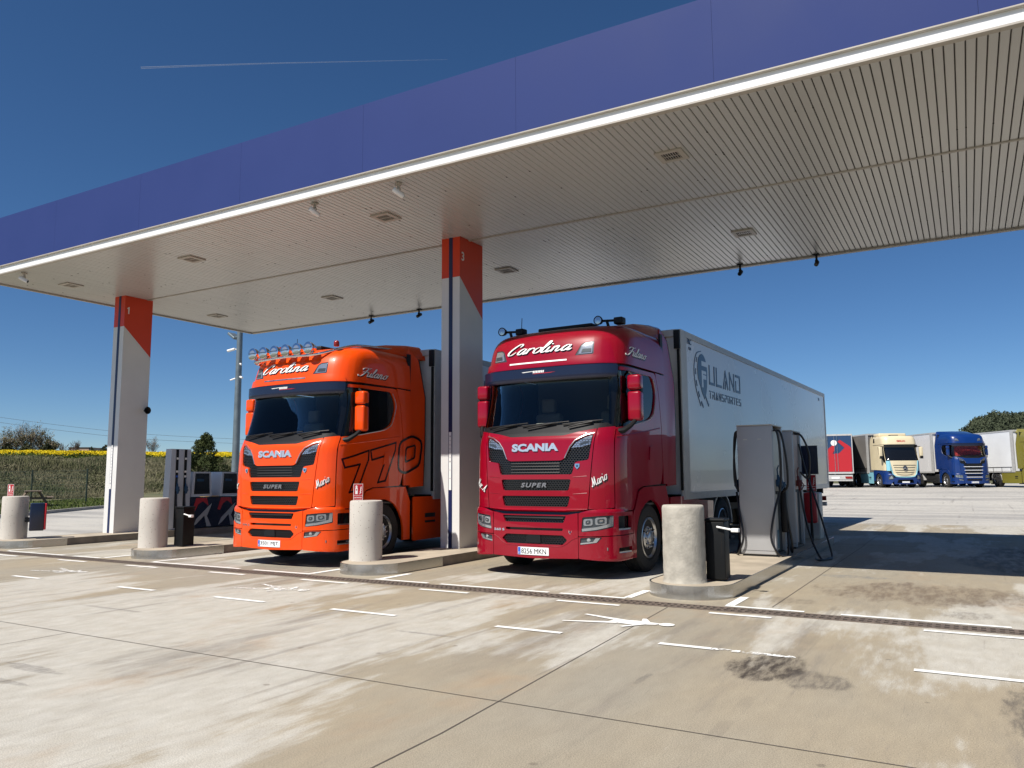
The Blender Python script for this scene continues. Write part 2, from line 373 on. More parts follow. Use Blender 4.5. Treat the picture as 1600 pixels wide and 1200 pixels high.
def lamp(name, outline, parent, drl=None, inner=None, off=.012):
    h = patch(name, outline, [], M['lampdark'], parent, off=off, th=.03)
    cx = sum(p[0] for p in outline)/len(outline); cz = sum(p[1] for p in outline)/len(outline)
    if drl: patch('daytime_light', drl, [], M['lampglass'], h, off=off+.010, th=.012)
    for (a, b, r) in inner or []:
        o = patch('reflector', [(a+r*math.cos(t), b+r*math.sin(t)) for t in [k*math.pi/8 for k in range(16)]], [], M['lampglass'], h, off=off+.008, th=.012)
        patch('lens', [(a+r*.45*math.cos(t), b+r*.45*math.sin(t)) for t in [k*math.pi/6 for k in range(12)]], [], M['chrome'], h, off=off+.014, th=.012)
    return h
def make_cab(root, paint, o):
    P = M[paint]; K = M['black']; GB = M['gloss_black']
    side_win = rnd([(1.235, 2.20), (1.235, 3.05), (2.50, 3.06), (2.62, 2.80), (2.50, 2.47), (2.26, 2.365), (1.42, 2.235)], [.03, .03, .09, .15, .12, .1, .08])
    ws = rnd([(-1.13, 2.22), (1.13, 2.22), (1.065, 3.0), (-1.065, 3.0)], .06)
    # structure behind the panels, open at the windows
    lin = patch('cab_frame', [(-3.2, .62), (3.2, .62), (3.2, 3.14), (-3.2, 3.14)], [ws, side_win, mir(side_win),
        [(1.83, .63), (2.98, .63), (2.85, 1.0), (2.4, 1.13), (1.95, 1.0)], mir([(1.83, .63), (2.98, .63), (2.85, 1.0), (2.4, 1.13), (1.95, 1.0)])], GB, root, off=-.028, th=.03, step=.12, zstep=.2)
    b = MB(); xw = 1.19
    b.box((-xw, 2.22, .9), (xw, 2.25, 3.7)); b.box((-xw, .45, 1.02), (xw, 2.23, 1.05)); b.box((-1.1, .5, 3.16), (1.1, 2.2, 3.19)); b.box((-1.12, .16, .42), (1.12, .9, .46)); b.box((-.9, .22, .46), (.9, .26, 1.95))
    b.build('cab_inside', M['inner'], root)
    # windscreen and side windows
    g = patch('windscreen', rnd([(-1.14, 2.21), (1.14, 2.21), (1.075, 3.01), (-1.075, 3.01)], .06), [], M['wglass'], root, off=-.006, th=.006)
    # --- painted front
    HG = .004
    brow = rnd([(-.955, 2.165), (-.70, 2.125), (-.46, 2.065), (.46, 2.065), (.70, 2.125), (.955, 2.165), (.90, 1.6), (.845, .985), (.5, .965), (-.5, .965), (-.845, .985), (-.90, 1.6)], [.02, 0, .04, .04, 0, .02, 0, .02, 0, 0, .02, 0])
    eyeR = [(.635, 1.50), (.665, 1.68), (.865, 1.71), (.925, 2.08), (.80, 2.05), (.66, 1.985), (.585, 1.90), (.50, 1.735), (.45, 1.715)]
    eye = rnd([(-.615, 1.50), (.615, 1.50)]+eyeR[1:-1]+[(.44, 1.705)]+[(-.44, 1.705)]+[(-x, z) for x, z in eyeR[1:-1]][::-1], .03, 3)
    g2 = rnd([(-.56, 1.265), (.56, 1.265), (.60, 1.43), (-.60, 1.43)], .03); g3 = rnd([(-.545, 1.03), (.545, 1.03), (.585, 1.185), (-.585, 1.185)], .03)
    fp = patch('front_panel', brow, [eye, g2, g3], P, root, off=.018, th=.035, zstep=.07)
    # creases pressed in the panel between the slots
    for z in (1.46, 1.215):
        for sg in (-1, 1):
            l = [(sg*.63, z), (sg*.875, z+.015)]; mb = MB(); mb.tube([SN(a, b_, .017) for a, b_ in [(sg*(.63+.03*i), z+.002*i) for i in range(8)]], .006, 6); mb.build('crease', P, fp)
    gr = MB()
    for nm, ol in (('grille', eye), ('grille', g2), ('grille', g3)): honey(nm, ol, root, .004)
    for sg in (-1, 1):   # slatted centre of the top grille
        pass
    sl_ = MB()
    for z in (1.53, 1.575, 1.62, 1.665):
        sl_.tube([SN(-.42+.84*i/10, z, .008) for i in range(11)], .008, 6)
    sl_.build('grille_slat', M['mesh_black'], root)
    for sg in (-1, 1):
        q = lambda l: [(sg*x, z) for x, z in l]
        lens = q([(.905, 2.07), (.80, 2.035), (.67, 1.965), (.60, 1.885), (.75, 1.90), (.885, 1.935)])
        h = patch('position_lamp', lens, [], M['lampglass'], root, off=.004, th=.02)
        patch('lamp_louvre', q([(.87, 1.99), (.74, 1.96), (.73, 1.925), (.86, 1.95)]), [], M['lampdark'], h, off=.007, th=.008)
        tr = MB(); tr.tube([SN(sg*a, z, .02) for a, z in [(.93, 2.095), (.80, 2.062), (.66, 1.998), (.58, 1.905), (.50, 1.74)]], .009, 6); tr.build('lamp_trim', M['alu'] if o.get('trim') != 'paint' else P, fp)
        # corner panel that turns from front to door
        cp = patch('corner_panel', rnd(q([(.965, 2.17), (1.228, 2.20), (1.232, 1.02), (.857, .99)]), [.02, .03, .02, .02]), [], P, root, off=.018, th=.03)
        # door
        door = rnd([(1.248, 3.11), (2.72, 3.13), (2.82, 2.85), (2.95, 2.25), (3.0, 1.6), (2.90, 1.34), (2.1, 1.315), (1.90, 1.26), (1.72, .97), (1.248, .97), (1.248, 2.185), (1.45, 2.215), (2.28, 2.345), (2.53, 2.45), (2.66, 2.80), (2.53, 3.06), (1.248, 3.06)], [.02, .1, .1, .1, .1, .05, .05, .05, .03, .02, .0, .05, .1, .12, .15, .09, 0])
        dr = patch('door', [(sg*x, z) for x, z in door], [], P, root, off=.014, th=.03, zstep=.12)
        patch('side_window', [(sg*x, z) for x, z in rnd([(1.24, 2.19), (1.24, 3.07), (2.54, 3.08), (2.67, 2.80), (2.54, 2.43), (2.28, 2.33), (1.42, 2.2)], [.03, .03, .09, .15, .12, .1, .08])], [], M['sglass'], dr, off=-.004, th=.006)
        wt = MB(); wt.tube([SN(sg*a, z, .017) for a, z in catmull([(2.56, 3.03, 0), (2.62, 2.93, 0), (2.67, 2.80, 0), (2.62, 2.62, 0), (2.54, 2.45, 0), (2.42, 2.385, 0), (2.28, 2.34, 0), (1.9, 2.28, 0), (1.45, 2.21, 0)], 4) for a, z in [(a, z)]] if False else [SN(sg*p[0], p[1], .017) for p in catmull([(2.56, 3.03, 0), (2.62, 2.93, 0), (2.67, 2.80, 0), (2.62, 2.62, 0), (2.54, 2.45, 0), (2.42, 2.385, 0), (2.28, 2.34, 0), (1.9, 2.28, 0), (1.45, 2.21, 0)], 4)], .009, 6)
        wt.build('window_trim', M['alu'], dr)
        hd = MB(); hd.prism([(2.38, 1.72), (2.52, 1.75), (2.56, 1.95), (2.42, 1.93)], lambda u, v, d: SN(sg*u, v, .016+.012*d)); hd.build('door_handle', P, dr)
        sw = MB(); sw.tube([SN(sg*(1.26+.1*i), 2.05+.012*i, .014) for i in range(17)], .010, 6); sw.build('door_crease', P, dr)
        # side of the sleeper behind the door
        patch('side_panel', q([(3.02, 1.34), (3.235, 1.34), (3.235, 3.13), (2.74, 3.14), (2.845, 2.86), (2.975, 2.26), (3.02, 1.6)]), [], P, root, off=.012, th=.03, zstep=.15)
        # wheel arch
        arc = [(2.40+.60*math.cos(t), .50+.60*math.sin(t)) for t in [math.pi*k/16 for k in range(17)]]
        patch('wheel_arch', q([(1.70, .28), (1.80, .28)]+[(a, b_) for a, b_ in arc[::-1]]+[(3.0, .34), (3.20, .34), (3.20, 1.05), (3.06, 1.315), (2.12, 1.30), (1.915, 1.245), (1.735, .955), (1.70, .9)]), [], P, root, off=.03, th=.04, step=.07, zstep=.12)
        # bumper corners: one above with the headlamp, one below with the fog lamp
        hl = rnd([(.765, .675), (.98, .695), (1.235, .745), (1.225, .915), (1.0, .905), (.785, .885)], .02)
        up = rnd([(.725, .615), (1.69, .64), (1.69, .955), (1.45, .955), (1.25, 1.005), (.95, .975), (.73, .945)], .015)
        up_ = patch('bumper_corner', q(up), [q(hl), q(rnd([(1.30, .70), (1.62, .70), (1.62, .90), (1.30, .90)], .02))], P, root, off=.03, th=.045)
        fg = rnd([(.745, .490), (.99, .525), (1.06, .605), (.90, .605), (.75, .59)], .015)
        lo = rnd([(.725, .30), (1.30, .27), (1.68, .28), (1.69, .628), (.725, .603)], [.02, .02, .04, 0, 0])
        patch('bumper_corner', q(lo), [q(fg), q(rnd([(1.30, .375), (1.64, .375), (1.64, .46), (1.30, .45)], .015))], P, root, off=.03, th=.045)
        lamp('headlamp', q(rnd([(.755, .665), (.98, .685), (1.245, .735), (1.235, .925), (1.0, .915), (.775, .895)], .02)), root,
             drl=q([(.775, .685), (.98, .71), (1.215, .76), (1.225, .905), (1.175, .905), (1.165, .795), (.98, .748), (.775, .722)]))
        for a0, a1, b0, b1 in ((.80, .93, .762, .868), (.965, 1.125, .775, .890)):
            bz = patch('reflector', q(rnd([(a0, b0), (a1, b0+.01), (a1, b1), (a0, b1-.01)], .03)), [], M['lampglass'], root, off=.020, th=.012)
            patch('lens', q(rnd([(a0+.03, b0+.02), (a1-.03, b0+.03), (a1-.03, b1-.02), (a0+.03, b1-.03)], .025)), [], M['lampdark'], bz, off=.026, th=.012)
            patch('bulb', q(rnd([(a0+.055, b0+.04), (a1-.055, b0+.045), (a1-.055, b1-.04), (a0+.055, b1-.045)], .015)), [], M['chrome'], bz, off=.032, th=.012)
        lamp('fog_lamp', q(rnd([(.735, .480), (.99, .515), (1.07, .605), (.90, .615), (.74, .60)], .015)), root, drl=q([(.75, .50), (.98, .53), (1.03, .595), (.97, .595), (.93, .54), (.75, .52)]), inner=[(sg*.87, .565, .026)])
        st = MB()
        for z in (.375, .70): st.prism([(1.31, z), (1.63, z), (1.63, z+.02), (1.31, z+.02)], lambda u, v, d: SN(sg*u, v, -.16+.185*d))
        st.build('step', M['alu'], root, smooth=False)
        sb = MB(); sb.prism([(1.28, .30), (1.66, .30), (1.66, .95), (1.28, .95)], lambda u, v, d: SN(sg*u, v, -.18+.02*d)); sb.build('step_well', M['chassis'], root)
        # mirrors
        for nm, z0, z1, pt in (('mirror', 2.755, 2.985, P), ('mirror', 2.29, 2.735, P)):
            mr = MB(); mr.box((sg*1.255, .64, z0), (sg*1.465, .80, z1), bev=.04)
            mo = mr.build(nm, pt, root, ang=60); bk = MB(); bk.box((sg*1.285, .802, z0+.03), (sg*1.445, .812, z1-.03)); bk.build('mirror_glass', M['chrome'], mo)
        ma = MB(); ma.tube([(sg*1.16, .46, 2.13), (sg*1.25, .50, 2.14), (sg*1.33, .60, 2.22), (sg*1.38, .70, 2.32)], [.05, .045, .035, .03], 8); ma.box((sg*1.28, .70, 2.32), (sg*1.46, .79, 2.94), bev=.02)
        ma.tube([(sg*1.36, .74, 2.94), (sg*1.25, .78, 3.03), (sg*1.15, .80, 3.08)], .022, 8); ma.build('mirror_arm', K, root)
        # roof lamps
        ox = .0 if sg > 0 else .14; rq = lambda l: [(sg*(x+ox), z) for x, z in l]
        rl = rq(rnd([(.545, 3.285), (.865, 3.292), (.862, 3.515), (.70, 3.505), (.635, 3.47)], .02))
        h = patch('roof_lamp', rl, [], M['lampdark'], root, off=.012, th=.03)
        patch('lamp_lens', rq(rnd([(.61, 3.315), (.835, 3.315), (.835, 3.48), (.71, 3.475), (.665, 3.45)], .015)), [], M['lampglass'], h, off=.020, th=.012)
        patch('lamp_louvre', rq([(.66, 3.335), (.815, 3.335), (.815, 3.39), (.68, 3.39)]), [], M['lampdark'], h, off=.026, th=.012)
    # centre bumper
    midg = rnd([(-.495, .80), (.495, .80), (.545, .885), (.535, .915), (-.535, .915), (-.545, .885)], .015)
    slit = rnd([(-.48, .685), (.48, .685), (.49, .722), (-.49, .722)], .01)
    low = rnd([(-.48, .485), (.48, .485), (.555, .555), (.48, .622), (-.48, .622), (-.555, .555)], .02)
    cb = patch('bumper', rnd([(-.717, .30), (0, .285), (.717, .30), (.717, .945), (.55, .915), (-.55, .915), (-.717, .945)], [.01, 0, .01, .01, 0, 0, .01]), [rnd([(-.495, .80), (.495, .80), (.54, .90), (-.54, .90)], .015), slit, low], P, root, off=.03, th=.045, zstep=.06)
    for ol in ([(-.495, .80), (.495, .80), (.54, .90), (-.54, .90)], low): honey('grille', ol, root, .012)
    patch('step_flap', rnd([(-.125, .50), (.125, .50), (.118, .615), (-.118, .615)], .01), [], K, root, off=.028, th=.02)
    bar = MB(); bar.tube([SN(-.5+.1*i, .865, .024) for i in range(11)], .016, 8); bar.build('grille_bar', K, root)
    cr = MB(); cr.tube([SN(a, b_, .030) for a, b_ in [(-.71, .600), (-.62, .56), (-.55, .505), (-.47, .465)]+[(-.4+.1*i, .460) for i in range(9)]+[(.47, .465), (.55, .505), (.62, .56), (.71, .600)]], .006, 6); cr.build('crease', P, cb)
    # number plate
    pl = patch('number_plate', rnd([(-.262, .325), (.262, .325), (.262, .437), (-.262, .437)], .008), [], M['plate'], root, off=.040, th=.012)
    patch('plate_band', [(-.258, .330), (-.215, .330), (-.215, .432), (-.258, .432)], [], M['plateblue'], pl, off=.0415, th=.003)
    flat('plate_text', onto(textfit(o['plate'], .42, .074, bold=.0), -.20, .342), sfn(.041), M['gloss_black'], pl, th=.0015)
    flat('plate_text', onto(textfit('E', .018, .026), -.246, .342), sfn(.0425), M['white'], pl, th=.0015)
    # cowl, wipers
    patch('cowl', rnd([(-1.19, 2.20), (-1.10, 2.255), (0, 2.262), (1.10, 2.255), (1.19, 2.20), (.95, 2.165), (.70, 2.125), (.46, 2.062), (-.46, 2.062), (-.70, 2.125), (-.95, 2.165)], 0), [], K, root, off=.004, th=.02)
    wp = MB()
    for (a, b_, c, d) in ((-.95, 2.235, -.18, 2.275), (-.28, 2.235, .52, 2.275), (.42, 2.235, 1.02, 2.285)):
        wp.tube([SN(a+(c-a)*i/8, b_+(d-b_)*i/8, .03) for i in range(9)], .011, 6); wp.tube([SN(a+(c-a)*i/8*.6+.1, 2.19+(.07)*i/8, .04) for i in range(9)], .012, 6)
    wp.build('wiper', K, root)
    # visor band
    vz = patch('visor', rnd([(-1.19, 2.985), (1.19, 2.985), (1.20, 3.135), (-1.20, 3.135)], .03), [], M['navy'], root, off=.085, th=.02)
    sm_ = MB(); sm_.prism([(-1.17, 3.12), (1.17, 3.12), (1.17, 3.15), (-1.17, 3.15)], lambda u, v, d: SN(u*1.0, v, -.02+.10*d)) if False else None
    if o.get('visor_text', True):
        for i in range(7): flat('visor_lettering', ([(-.125+.029*i, 3.062), (-.105+.029*i, 3.062), (-.096+.029*i, 3.098), (-.118+.029*i, 3.098)], [(0, 1, 2, 3)]), sfn(.086), M['white'], vz, th=.002)
        flat('visor_stripe', ([(-.30, 3.078), (-.12, 3.088), (-.12, 3.096), (-.33, 3.088)], [(0, 1, 2, 3)]), sfn(.086), M['white'], vz, th=.002)
        flat('visor_stripe', ([(-.13, 3.048), (.18, 3.050), (.28, 3.062), (-.10, 3.056)], [(0, 1, 2, 3)]), sfn(.086), M['signred'], vz, th=.0022)
    # roof
    rl0 = rnd([(.555, 3.295), (.855, 3.302), (.852, 3.505), (.70, 3.495), (.645, 3.46)], .02)
    rf = patch('roof', rnd([(-3.235, 3.16), (3.235, 3.16), (3.235, 3.828), (-3.235, 3.828)], 0), [rl0, [(x-.14, z) for x, z in mir(rl0)]], P, root, off=.018, th=.03, step=.12, zstep=.045)
    lip = patch('roof_lip', rnd([(-1.22, 3.150), (1.22, 3.150), (1.16, 3.262), (-1.16, 3.262)], .02), [], P, rf, off=.045, th=.03, zstep=.03)
    # cap over the roof, rising to the rear as the air deflector
    cap = MB(); rows = []
    ring = [SN(-3.235+6.47*i/60, 3.826, .012) for i in range(61)]; c0 = Vector((0, 1.5, 3.885))
    for k, f in enumerate((1, .8, .5, .2)): rows += [Vector((p.x*f, p.y*f+1.5*(1-f), p.z+(1-f)*.05)) for p in ring]
    fs = [(r*61+i, r*61+i+1, (r+1)*61+i+1, (r+1)*61+i) for r in range(3) for i in range(60)]; cap.add(rows, fs); cap.add([rows[3*61+i] for i in range(61)]+[c0], [(i, i+1, 61) for i in range(60)])
    cap.build('roof_cap', P, rf, ang=60)
    sp = MB(); secs = []
    for y, w0, z1 in ((1.15, .86, 3.865), (1.5, .92, 3.93), (2.0, .98, 4.03), (2.6, 1.02, 4.10), (3.02, 1.03, 4.12)):
        secs.append([Vector((sx*w0, y, 3.84)) if t == 0 else Vector((sx*w0*(1-.16*t*t), y, 3.84+(z1-3.84)*min(1, t*1.0))) for sx, t in ((-1, 0), (-1, .5), (-1, .85), (-1, 1))]+[Vector((x*w0*.84, y, z1+.02*(1-abs(x)))) for x in (-.6, 0, .6)]+[Vector((w0*(1-.16*t*t), y, 3.84+(z1-3.84)*t)) for t in (1, .85, .5, 0)])
    n = len(secs[0])
    for s_ in secs: sp.v += [tuple(p) for p in s_]
    for r in range(4):
        for i in range(n-1): sp.f.append((r*n+i, r*n+i+1, (r+1)*n+i+1, (r+1)*n+i)); sp.mi.append(0)
    sp.f.append(tuple(4*n+i for i in range(n))); sp.mi.append(0); sp.f.append(tuple(range(n))); sp.mi.append(0)
    sp.build('roof_deflector', P, root, ang=45)
    for sg in (-1, 1):   # side deflectors with black trailing edge
        d = MB(); d.prism([(2.265, 1.30), (2.68, 1.32), (2.72, 2.2), (2.72, 3.05), (2.58, 3.78), (2.30, 3.95), (2.265, 3.86)], lambda u, v, q: (sg*((1.24-(.10*max(0, v-3.2)))-.03*q), u, v)); do = d.build('side_deflector', P, root)
        e = MB(); e.tube([(sg*1.215, 2.70, 1.32), (sg*1.22, 2.74, 2.2), (sg*1.22, 2.74, 3.05), (sg*1.16, 2.60, 3.80)], .022, 6); e.build('deflector_edge', K, do)
        sr = MB(); sr.box((sg*1.18, 2.2, 1.3), (sg*1.21, 2.3, 3.85)); sr.build('seam', K, do)
    # cab interior
    for sx in (-.62, .62):
        st = MB(); st.box((sx-.26, 1.15, 1.35), (sx+.26, 1.65, 1.75), bev=.06); st.box((sx-.25, 1.55, 1.6), (sx+.25, 1.72, 2.55), bev=.07); st.box((sx-.13, 1.56, 2.56), (sx+.13, 1.68, 2.8), bev=.04)
        st.build('seat', M['seat'], root, ang=60)
    ds = MB(); ds.box((-1.1, .38, 1.9), (1.1, .86, 2.19), bev=.05); ds.box((-.2, .42, 2.18), (-.05, .5, 2.30), bev=.02); ds.build('dashboard', M['dash'] if o.get('dash') else M['inner'], root, ang=60)
    sw = MB(); T = Matrix.Translation((.62, .95, 2.12)) @ Matrix.Rotation(math.radians(-35), 4, 'X')
    sw.tube([T @ Vector((.22*math.cos(t), .22*math.sin(t), 0)) for t in [k*math.pi/12 for k in range(25)]], .018, 6, cap=False)
    sw.tube([T @ Vector((-.2, 0, 0)), T @ Vector((.2, 0, 0))], .02, 6); sw.tube([T @ Vector((0, 0, 0)), T @ Vector((0, 0, -.3))], .03, 6); sw.build('steering_wheel', K, root)
    bnk = MB(); bnk.box((-1.1, 1.8, 1.4), (1.1, 2.2, 1.75), bev=.05); bnk.build('bunk', M['inner'], root)
    if o.get('curtain'):
        cu = MB(); vs = []; N = 80
        for i in range(N+1):
            x = -1.03+2.06*i/N; vs += [(x, .42+.10*abs(x)**2*1.6+.02*math.sin(i*1.1), 2.22), (x, .56+.10*abs(x)**2*1.6+.02*math.sin(i*1.1), 2.98)]
        cu.add(vs, [(2*i, 2*i+2, 2*i+3, 2*i+1) for i in range(N)]); cu.build('window_curtain', M['curtred'], root)
def make_chassis(root, paint, skirt=True, drive_y=5.28):
    P = M[paint]; c = MB()
    for sx in (-.42, .42): c.box((sx-.04, .5, .72), (sx+.04, 6.0, .98))
    for y in (.9, 2.4, 3.6, 4.6, 5.9): c.box((-.42, y-.06, .76), (.42, y+.06, .94))
    c.box((-.45, .25, .40), (.45, 2.3, .95)); c.box((-.9, 1.34, .44), (.9, 1.46, .56)); c.box((-.95, drive_y-.08, .45), (.95, drive_y+.08, .60)); c.box((-.5, 4.7, .98), (.5, 5.7, 1.12), bev=.03)
    c.box((-1.15, 2.27, .95), (1.15, 2.33, 1.35)); c.build('chassis_frame', M['chassis'], root)
    for sg in (-1, 1):
        t = MB(); t.box((sg*.55, 2.52, .32), (sg*1.16, 4.45, .95), bev=.08); t.build('fuel_tank', M['chassis'], root, ang=60)
        if skirt:
            k = MB(); k.prism(rnd([(2.34, .30), (4.55, .32), (4.62, 1.0), (3.4, 1.06), (3.36, 1.12), (2.34, 1.12)], .03), lambda u, v, d: (sg*(1.235+.025*d), u, v)); ko = k.build('side_skirt', P, root)
            v = MB(); v.box((sg*1.262, 2.72, .62), (sg*1.268, 3.05, .66)); v.box((sg*1.262, 2.72, .72), (sg*1.266, 3.05, .80)); v.build('skirt_vent', M['chassis'], ko)
        make_wheel(root, sg*1.09, 1.43, .52, .32, sg); make_wheel(root, sg*1.07, drive_y, .52, .34, sg, dual=True)
        fl = MB(); a = [math.radians(k) for k in range(0, 181, 12)]
        out = [(drive_y+.64*math.cos(t), .52+.64*math.sin(t)) for t in a]; inn = [(drive_y+.60*math.cos(t), .52+.60*math.sin(t)) for t in a[::-1]]
        fl.prism(out+inn, lambda u, v, d: (sg*(.85+.38*d), u, v)); fl.build('mudguard', M['trailer_rail'], root)
def script_on(root, txt, s0, z0, w_, h_, rot=0, off=.019, m='white', sh='gloss_black'):
    vf = script(txt, w_, h_); d = .018
    flat('name_shadow', onto(vf, s0+d*.8, z0-d, rot), sfn(off), M[sh], root, th=.001); flat('name_lettering', onto(vf, s0, z0, rot), sfn(off+.004), M[m], root, th=.002)
def badge(root, s_, z_, r=.035):
    b = patch('badge', [(s_-r, z_+r), (s_+r, z_+r), (s_+r, z_-.2*r), (s_, z_-1.3*r), (s_-r, z_-.2*r)], [], M['chrome'], root, off=.030, th=.01)
    patch('badge_field', [(s_+r*.5*math.cos(t), z_+r*.5*math.sin(t)) for t in [k*math.pi/4 for k in range(8)]], [], M['logo'], b, off=.032, th=.004)
def make_trailer(root, panel='trailer', y0=2.98, y1=16.4, zb=1.12, zt=4.05, logo=False, curtain=False, wheels=True, rear_open=None):
    W_ = 1.28; b = MB(); b.box((-W_+.004, y0+.05, zb+.03), (W_-.004, y1-.02, zt-.03)); body = b.build('cargo_box', M[panel], root, smooth=False)
    r = MB()
    for sx in (-1, 1):
        r.box((sx*(W_-.06), y0, zt-.11), (sx*(W_+.012), y1, zt)); r.box((sx*(W_-.06), y0, zb-.06), (sx*(W_+.012), y1, zb+.06))
        r.box((sx*(W_-.05), y0+.002, zb+.061), (sx*(W_+.010), y0+.30, zt-.111)); r.box((sx*(W_-.05), y1-.10, zb+.061), (sx*(W_+.010), y1-.003, zt-.111))
    r.box((-W_+.061, y0-.02, zt-.12), (W_-.061, y0+.05, zt+.002)); r.box((-W_+.061, y1-.05, zt-.12), (W_-.061, y1+.004, zt+.002)); r.box((-W_+.061, y1-.05, zb-.08), (W_-.061, y1+.006, zb+.05))
    r.build('frame_rail', M['trailer_rail'], root, smooth=False)
    f = MB(); f.box((-1.0, y0-.42, 2.2), (1.0, y0-.02, 3.75), bev=.06); f.build('cooling_unit', M['trailer'] if not curtain else M['chassis'], root, ang=60)
    k = MB(); k.box((W_-.10, y0-.05, zt-.35), (W_+.005, y0-.003, zt-.02)); k.box((W_-.05, y0-.04, zb+.1), (W_-.01, y0-.003, zt-.36)); k.build('corner_cap', M['black'], root, smooth=False)
    if curtain:
        c = MB()
        for i in range(12):
            y = y0+.4+i*(y1-y0-.6)/12
            for sx in (-1, 1): c.box((sx*(W_+.013), y, zb-.03), (sx*(W_+.02), y+.04, zb+.32))
        c.box((W_+.013, y0+.3, zb+.30), (W_+.018, y1-.1, zb+.33)); c.box((-W_-.018, y0+.3, zb+.30), (-W_-.013, y1-.1, zb+.33)); c.build('curtain_buckles', M['chassis'], root, smooth=False)
    u = MB()
    for sx in (-.55, .55): u.box((sx-.06, y0+.6, zb-.42), (sx+.06, y1-.1, zb-.06))
    for i in range(9): u.box((-1.2, y0+.8+i*1.5, zb-.22), (1.2, y0+.9+i*1.5, zb-.062))
    for sx in (-1, 1):
        u.box((sx*1.10, y0+2.9, zb-.35), (sx*.95, y0+3.1, .25)); u.box((sx*1.2, y0+2.86, .2), (sx*.88, y0+3.14, .26))
    u.build('underframe', M['chassis'], root, smooth=False)
    g = MB()
    for sx in (-1, 1):
        for z in (.55, .82): g.box((sx*1.22, y0+3.6, z), (sx*1.25, y0+7.2, z+.12))
        for y in (3.9, 5.4, 6.9): g.box((sx*1.17, y0+y, .5), (sx*1.215, y0+y+.06, zb-.062))
    g.build('side_guard', M['alu'], root, smooth=False)
    pb = MB(); pb.box((-1.15, y0+3.7, .45), (-.2, y0+6.6, .98), bev=.04); pb.build('pallet_box', M['chassis'], root, ang=60)
    if wheels:
        for y in (y1-4.9, y1-3.6, y1-2.3):
            for sg in (-1, 1):
                make_wheel(root, sg*1.06, y, .52, .38, sg, dual=True, detail=logo)
    t = MB(); t.box((-1.2, y1-.12, .5), (1.2, y1+.02, .62)); t.box((-.05, y1-.5, .5), (.05, y1-.1, zb)); t.build('rear_bumper', M['trailer_rail'], root, smooth=False)
    for sx in (-1, 1):
        l = MB(); l.box((sx*.75, y1+.02, .66), (sx*1.18, y1+.06, .80)); l.build('tail_lamp', M['redlens'], root, smooth=False)
    if logo:
        fn = lambda yy, zz, d: (W_+d*1.0-.002, yy, zz)
        th = .004; LG = M['logo']
        pin = [(4.17+.285*math.cos(t)*(1 if abs(t) < 9 else 1), 3.42+.335*math.sin(t)) for t in [math.radians(a) for a in range(-25, 206, 10)]]+[(4.0, 3.17), (4.12, 3.02), (4.26, 2.90), (4.36, 3.02), (4.42, 3.16)]
        def fill(poly, holes=()):
            loops = [poly]+list(holes); V = [p for l in loops for p in l]; return V, [tuple(t) for t in tessellate_polygon([[Vector((a, b, 0)) for a, b in l] for l in loops])]
        F1 = [(4.14, 3.42), (4.20, 3.50), (4.50, 3.50), (4.50, 3.60), (4.16, 3.60), (4.09, 3.52), (4.09, 3.42)]
        flat('logo', fill(pin), fn, LG, body, th=.004)
        flat('logo_letter', fill([(4.12, 3.53), (4.46, 3.53), (4.46, 3.62), (4.12, 3.62)]), fn, M['trailer'], body, th=.0055)
        flat('logo_letter', fill([(4.12, 3.12), (4.20, 3.12), (4.20, 3.28), (4.38, 3.28), (4.38, 3.36), (4.20, 3.36), (4.20, 3.38), (4.38, 3.38), (4.38, 3.44), (4.12, 3.44)]), fn, M['trailer'], body, th=.0055)
        def arcband(pts, w0, w1):
            P = catmull([(a, b, 0) for a, b in pts], 8); V = []; F = []
            for i, p in enumerate(P):
                d = (P[min(i+1, len(P)-1)]-P[max(i-1, 0)]).normalized(); n = Vector((-d.y, d.x, 0)); w_ = w0+(w1-w0)*i/len(P); V += [(p.x+n.x*w_/2, p.y+n.y*w_/2), (p.x-n.x*w_/2, p.y-n.y*w_/2)]
            return V, [(2*i, 2*i+1, 2*i+3, 2*i+2) for i in range(len(P)-1)]
        flat('logo_road', arcband([(4.12, 3.80), (3.85, 3.72), (3.70, 3.45), (3.76, 3.10), (4.02, 2.76)], .018, .024), fn, LG, body)
        flat('logo_road', arcband([(4.30, 2.98), (4.42, 2.86), (4.50, 2.80)], .03, .05), fn, LG, body)
        D = [(3.88, 3.66), (3.79, 3.44), (3.80, 3.22), (3.90, 3.02), (4.06, 2.84), (4.25, 2.68)]
        P = catmull([(a, b, 0) for a, b in D], 4)
        for i in range(0, len(P)-2, 4):
            a, b_ = P[i], P[i+2]; w_ = .02+.03*i/len(P); d = (b_-a).normalized(); n = Vector((-d.y, d.x, 0))*w_/2
            flat('logo_road', ([(a.x+n.x, a.y+n.y), (b_.x+n.x, b_.y+n.y), (b_.x-n.x, b_.y-n.y), (a.x-n.x, a.y-n.y)], [(0, 1, 2, 3)]), fn, LG, body)
        # square-cut capitals
        def stroke_txt(glyphs, x, z, gw, gh, sw, gap):
            for g_ in glyphs:
                k = 0
                for pts in G[g_]:
                    V = []; F = []
                    Q = [Vector((x+a*gw, z+b*gh, 0)) for a, b in pts]
                    for i in range(len(Q)-1):
                        d = (Q[i+1]-Q[i]).normalized(); n = Vector((-d.y, d.x, 0))*sw/2; e = d*sw/2; o_ = len(V); k += 1
                        A, B = Q[i]-e, Q[i+1]+e
                        V += [(A.x+n.x, A.y+n.y, k*.0006), (B.x+n.x, B.y+n.y, k*.0006), (B.x-n.x, B.y-n.y, k*.0006), (A.x-n.x, A.y-n.y, k*.0006)]; F.append((o_, o_+1, o_+2, o_+3))
                    flat('company_lettering', (V, F), fn, LG, body, th=.004)
                x += gw+gap
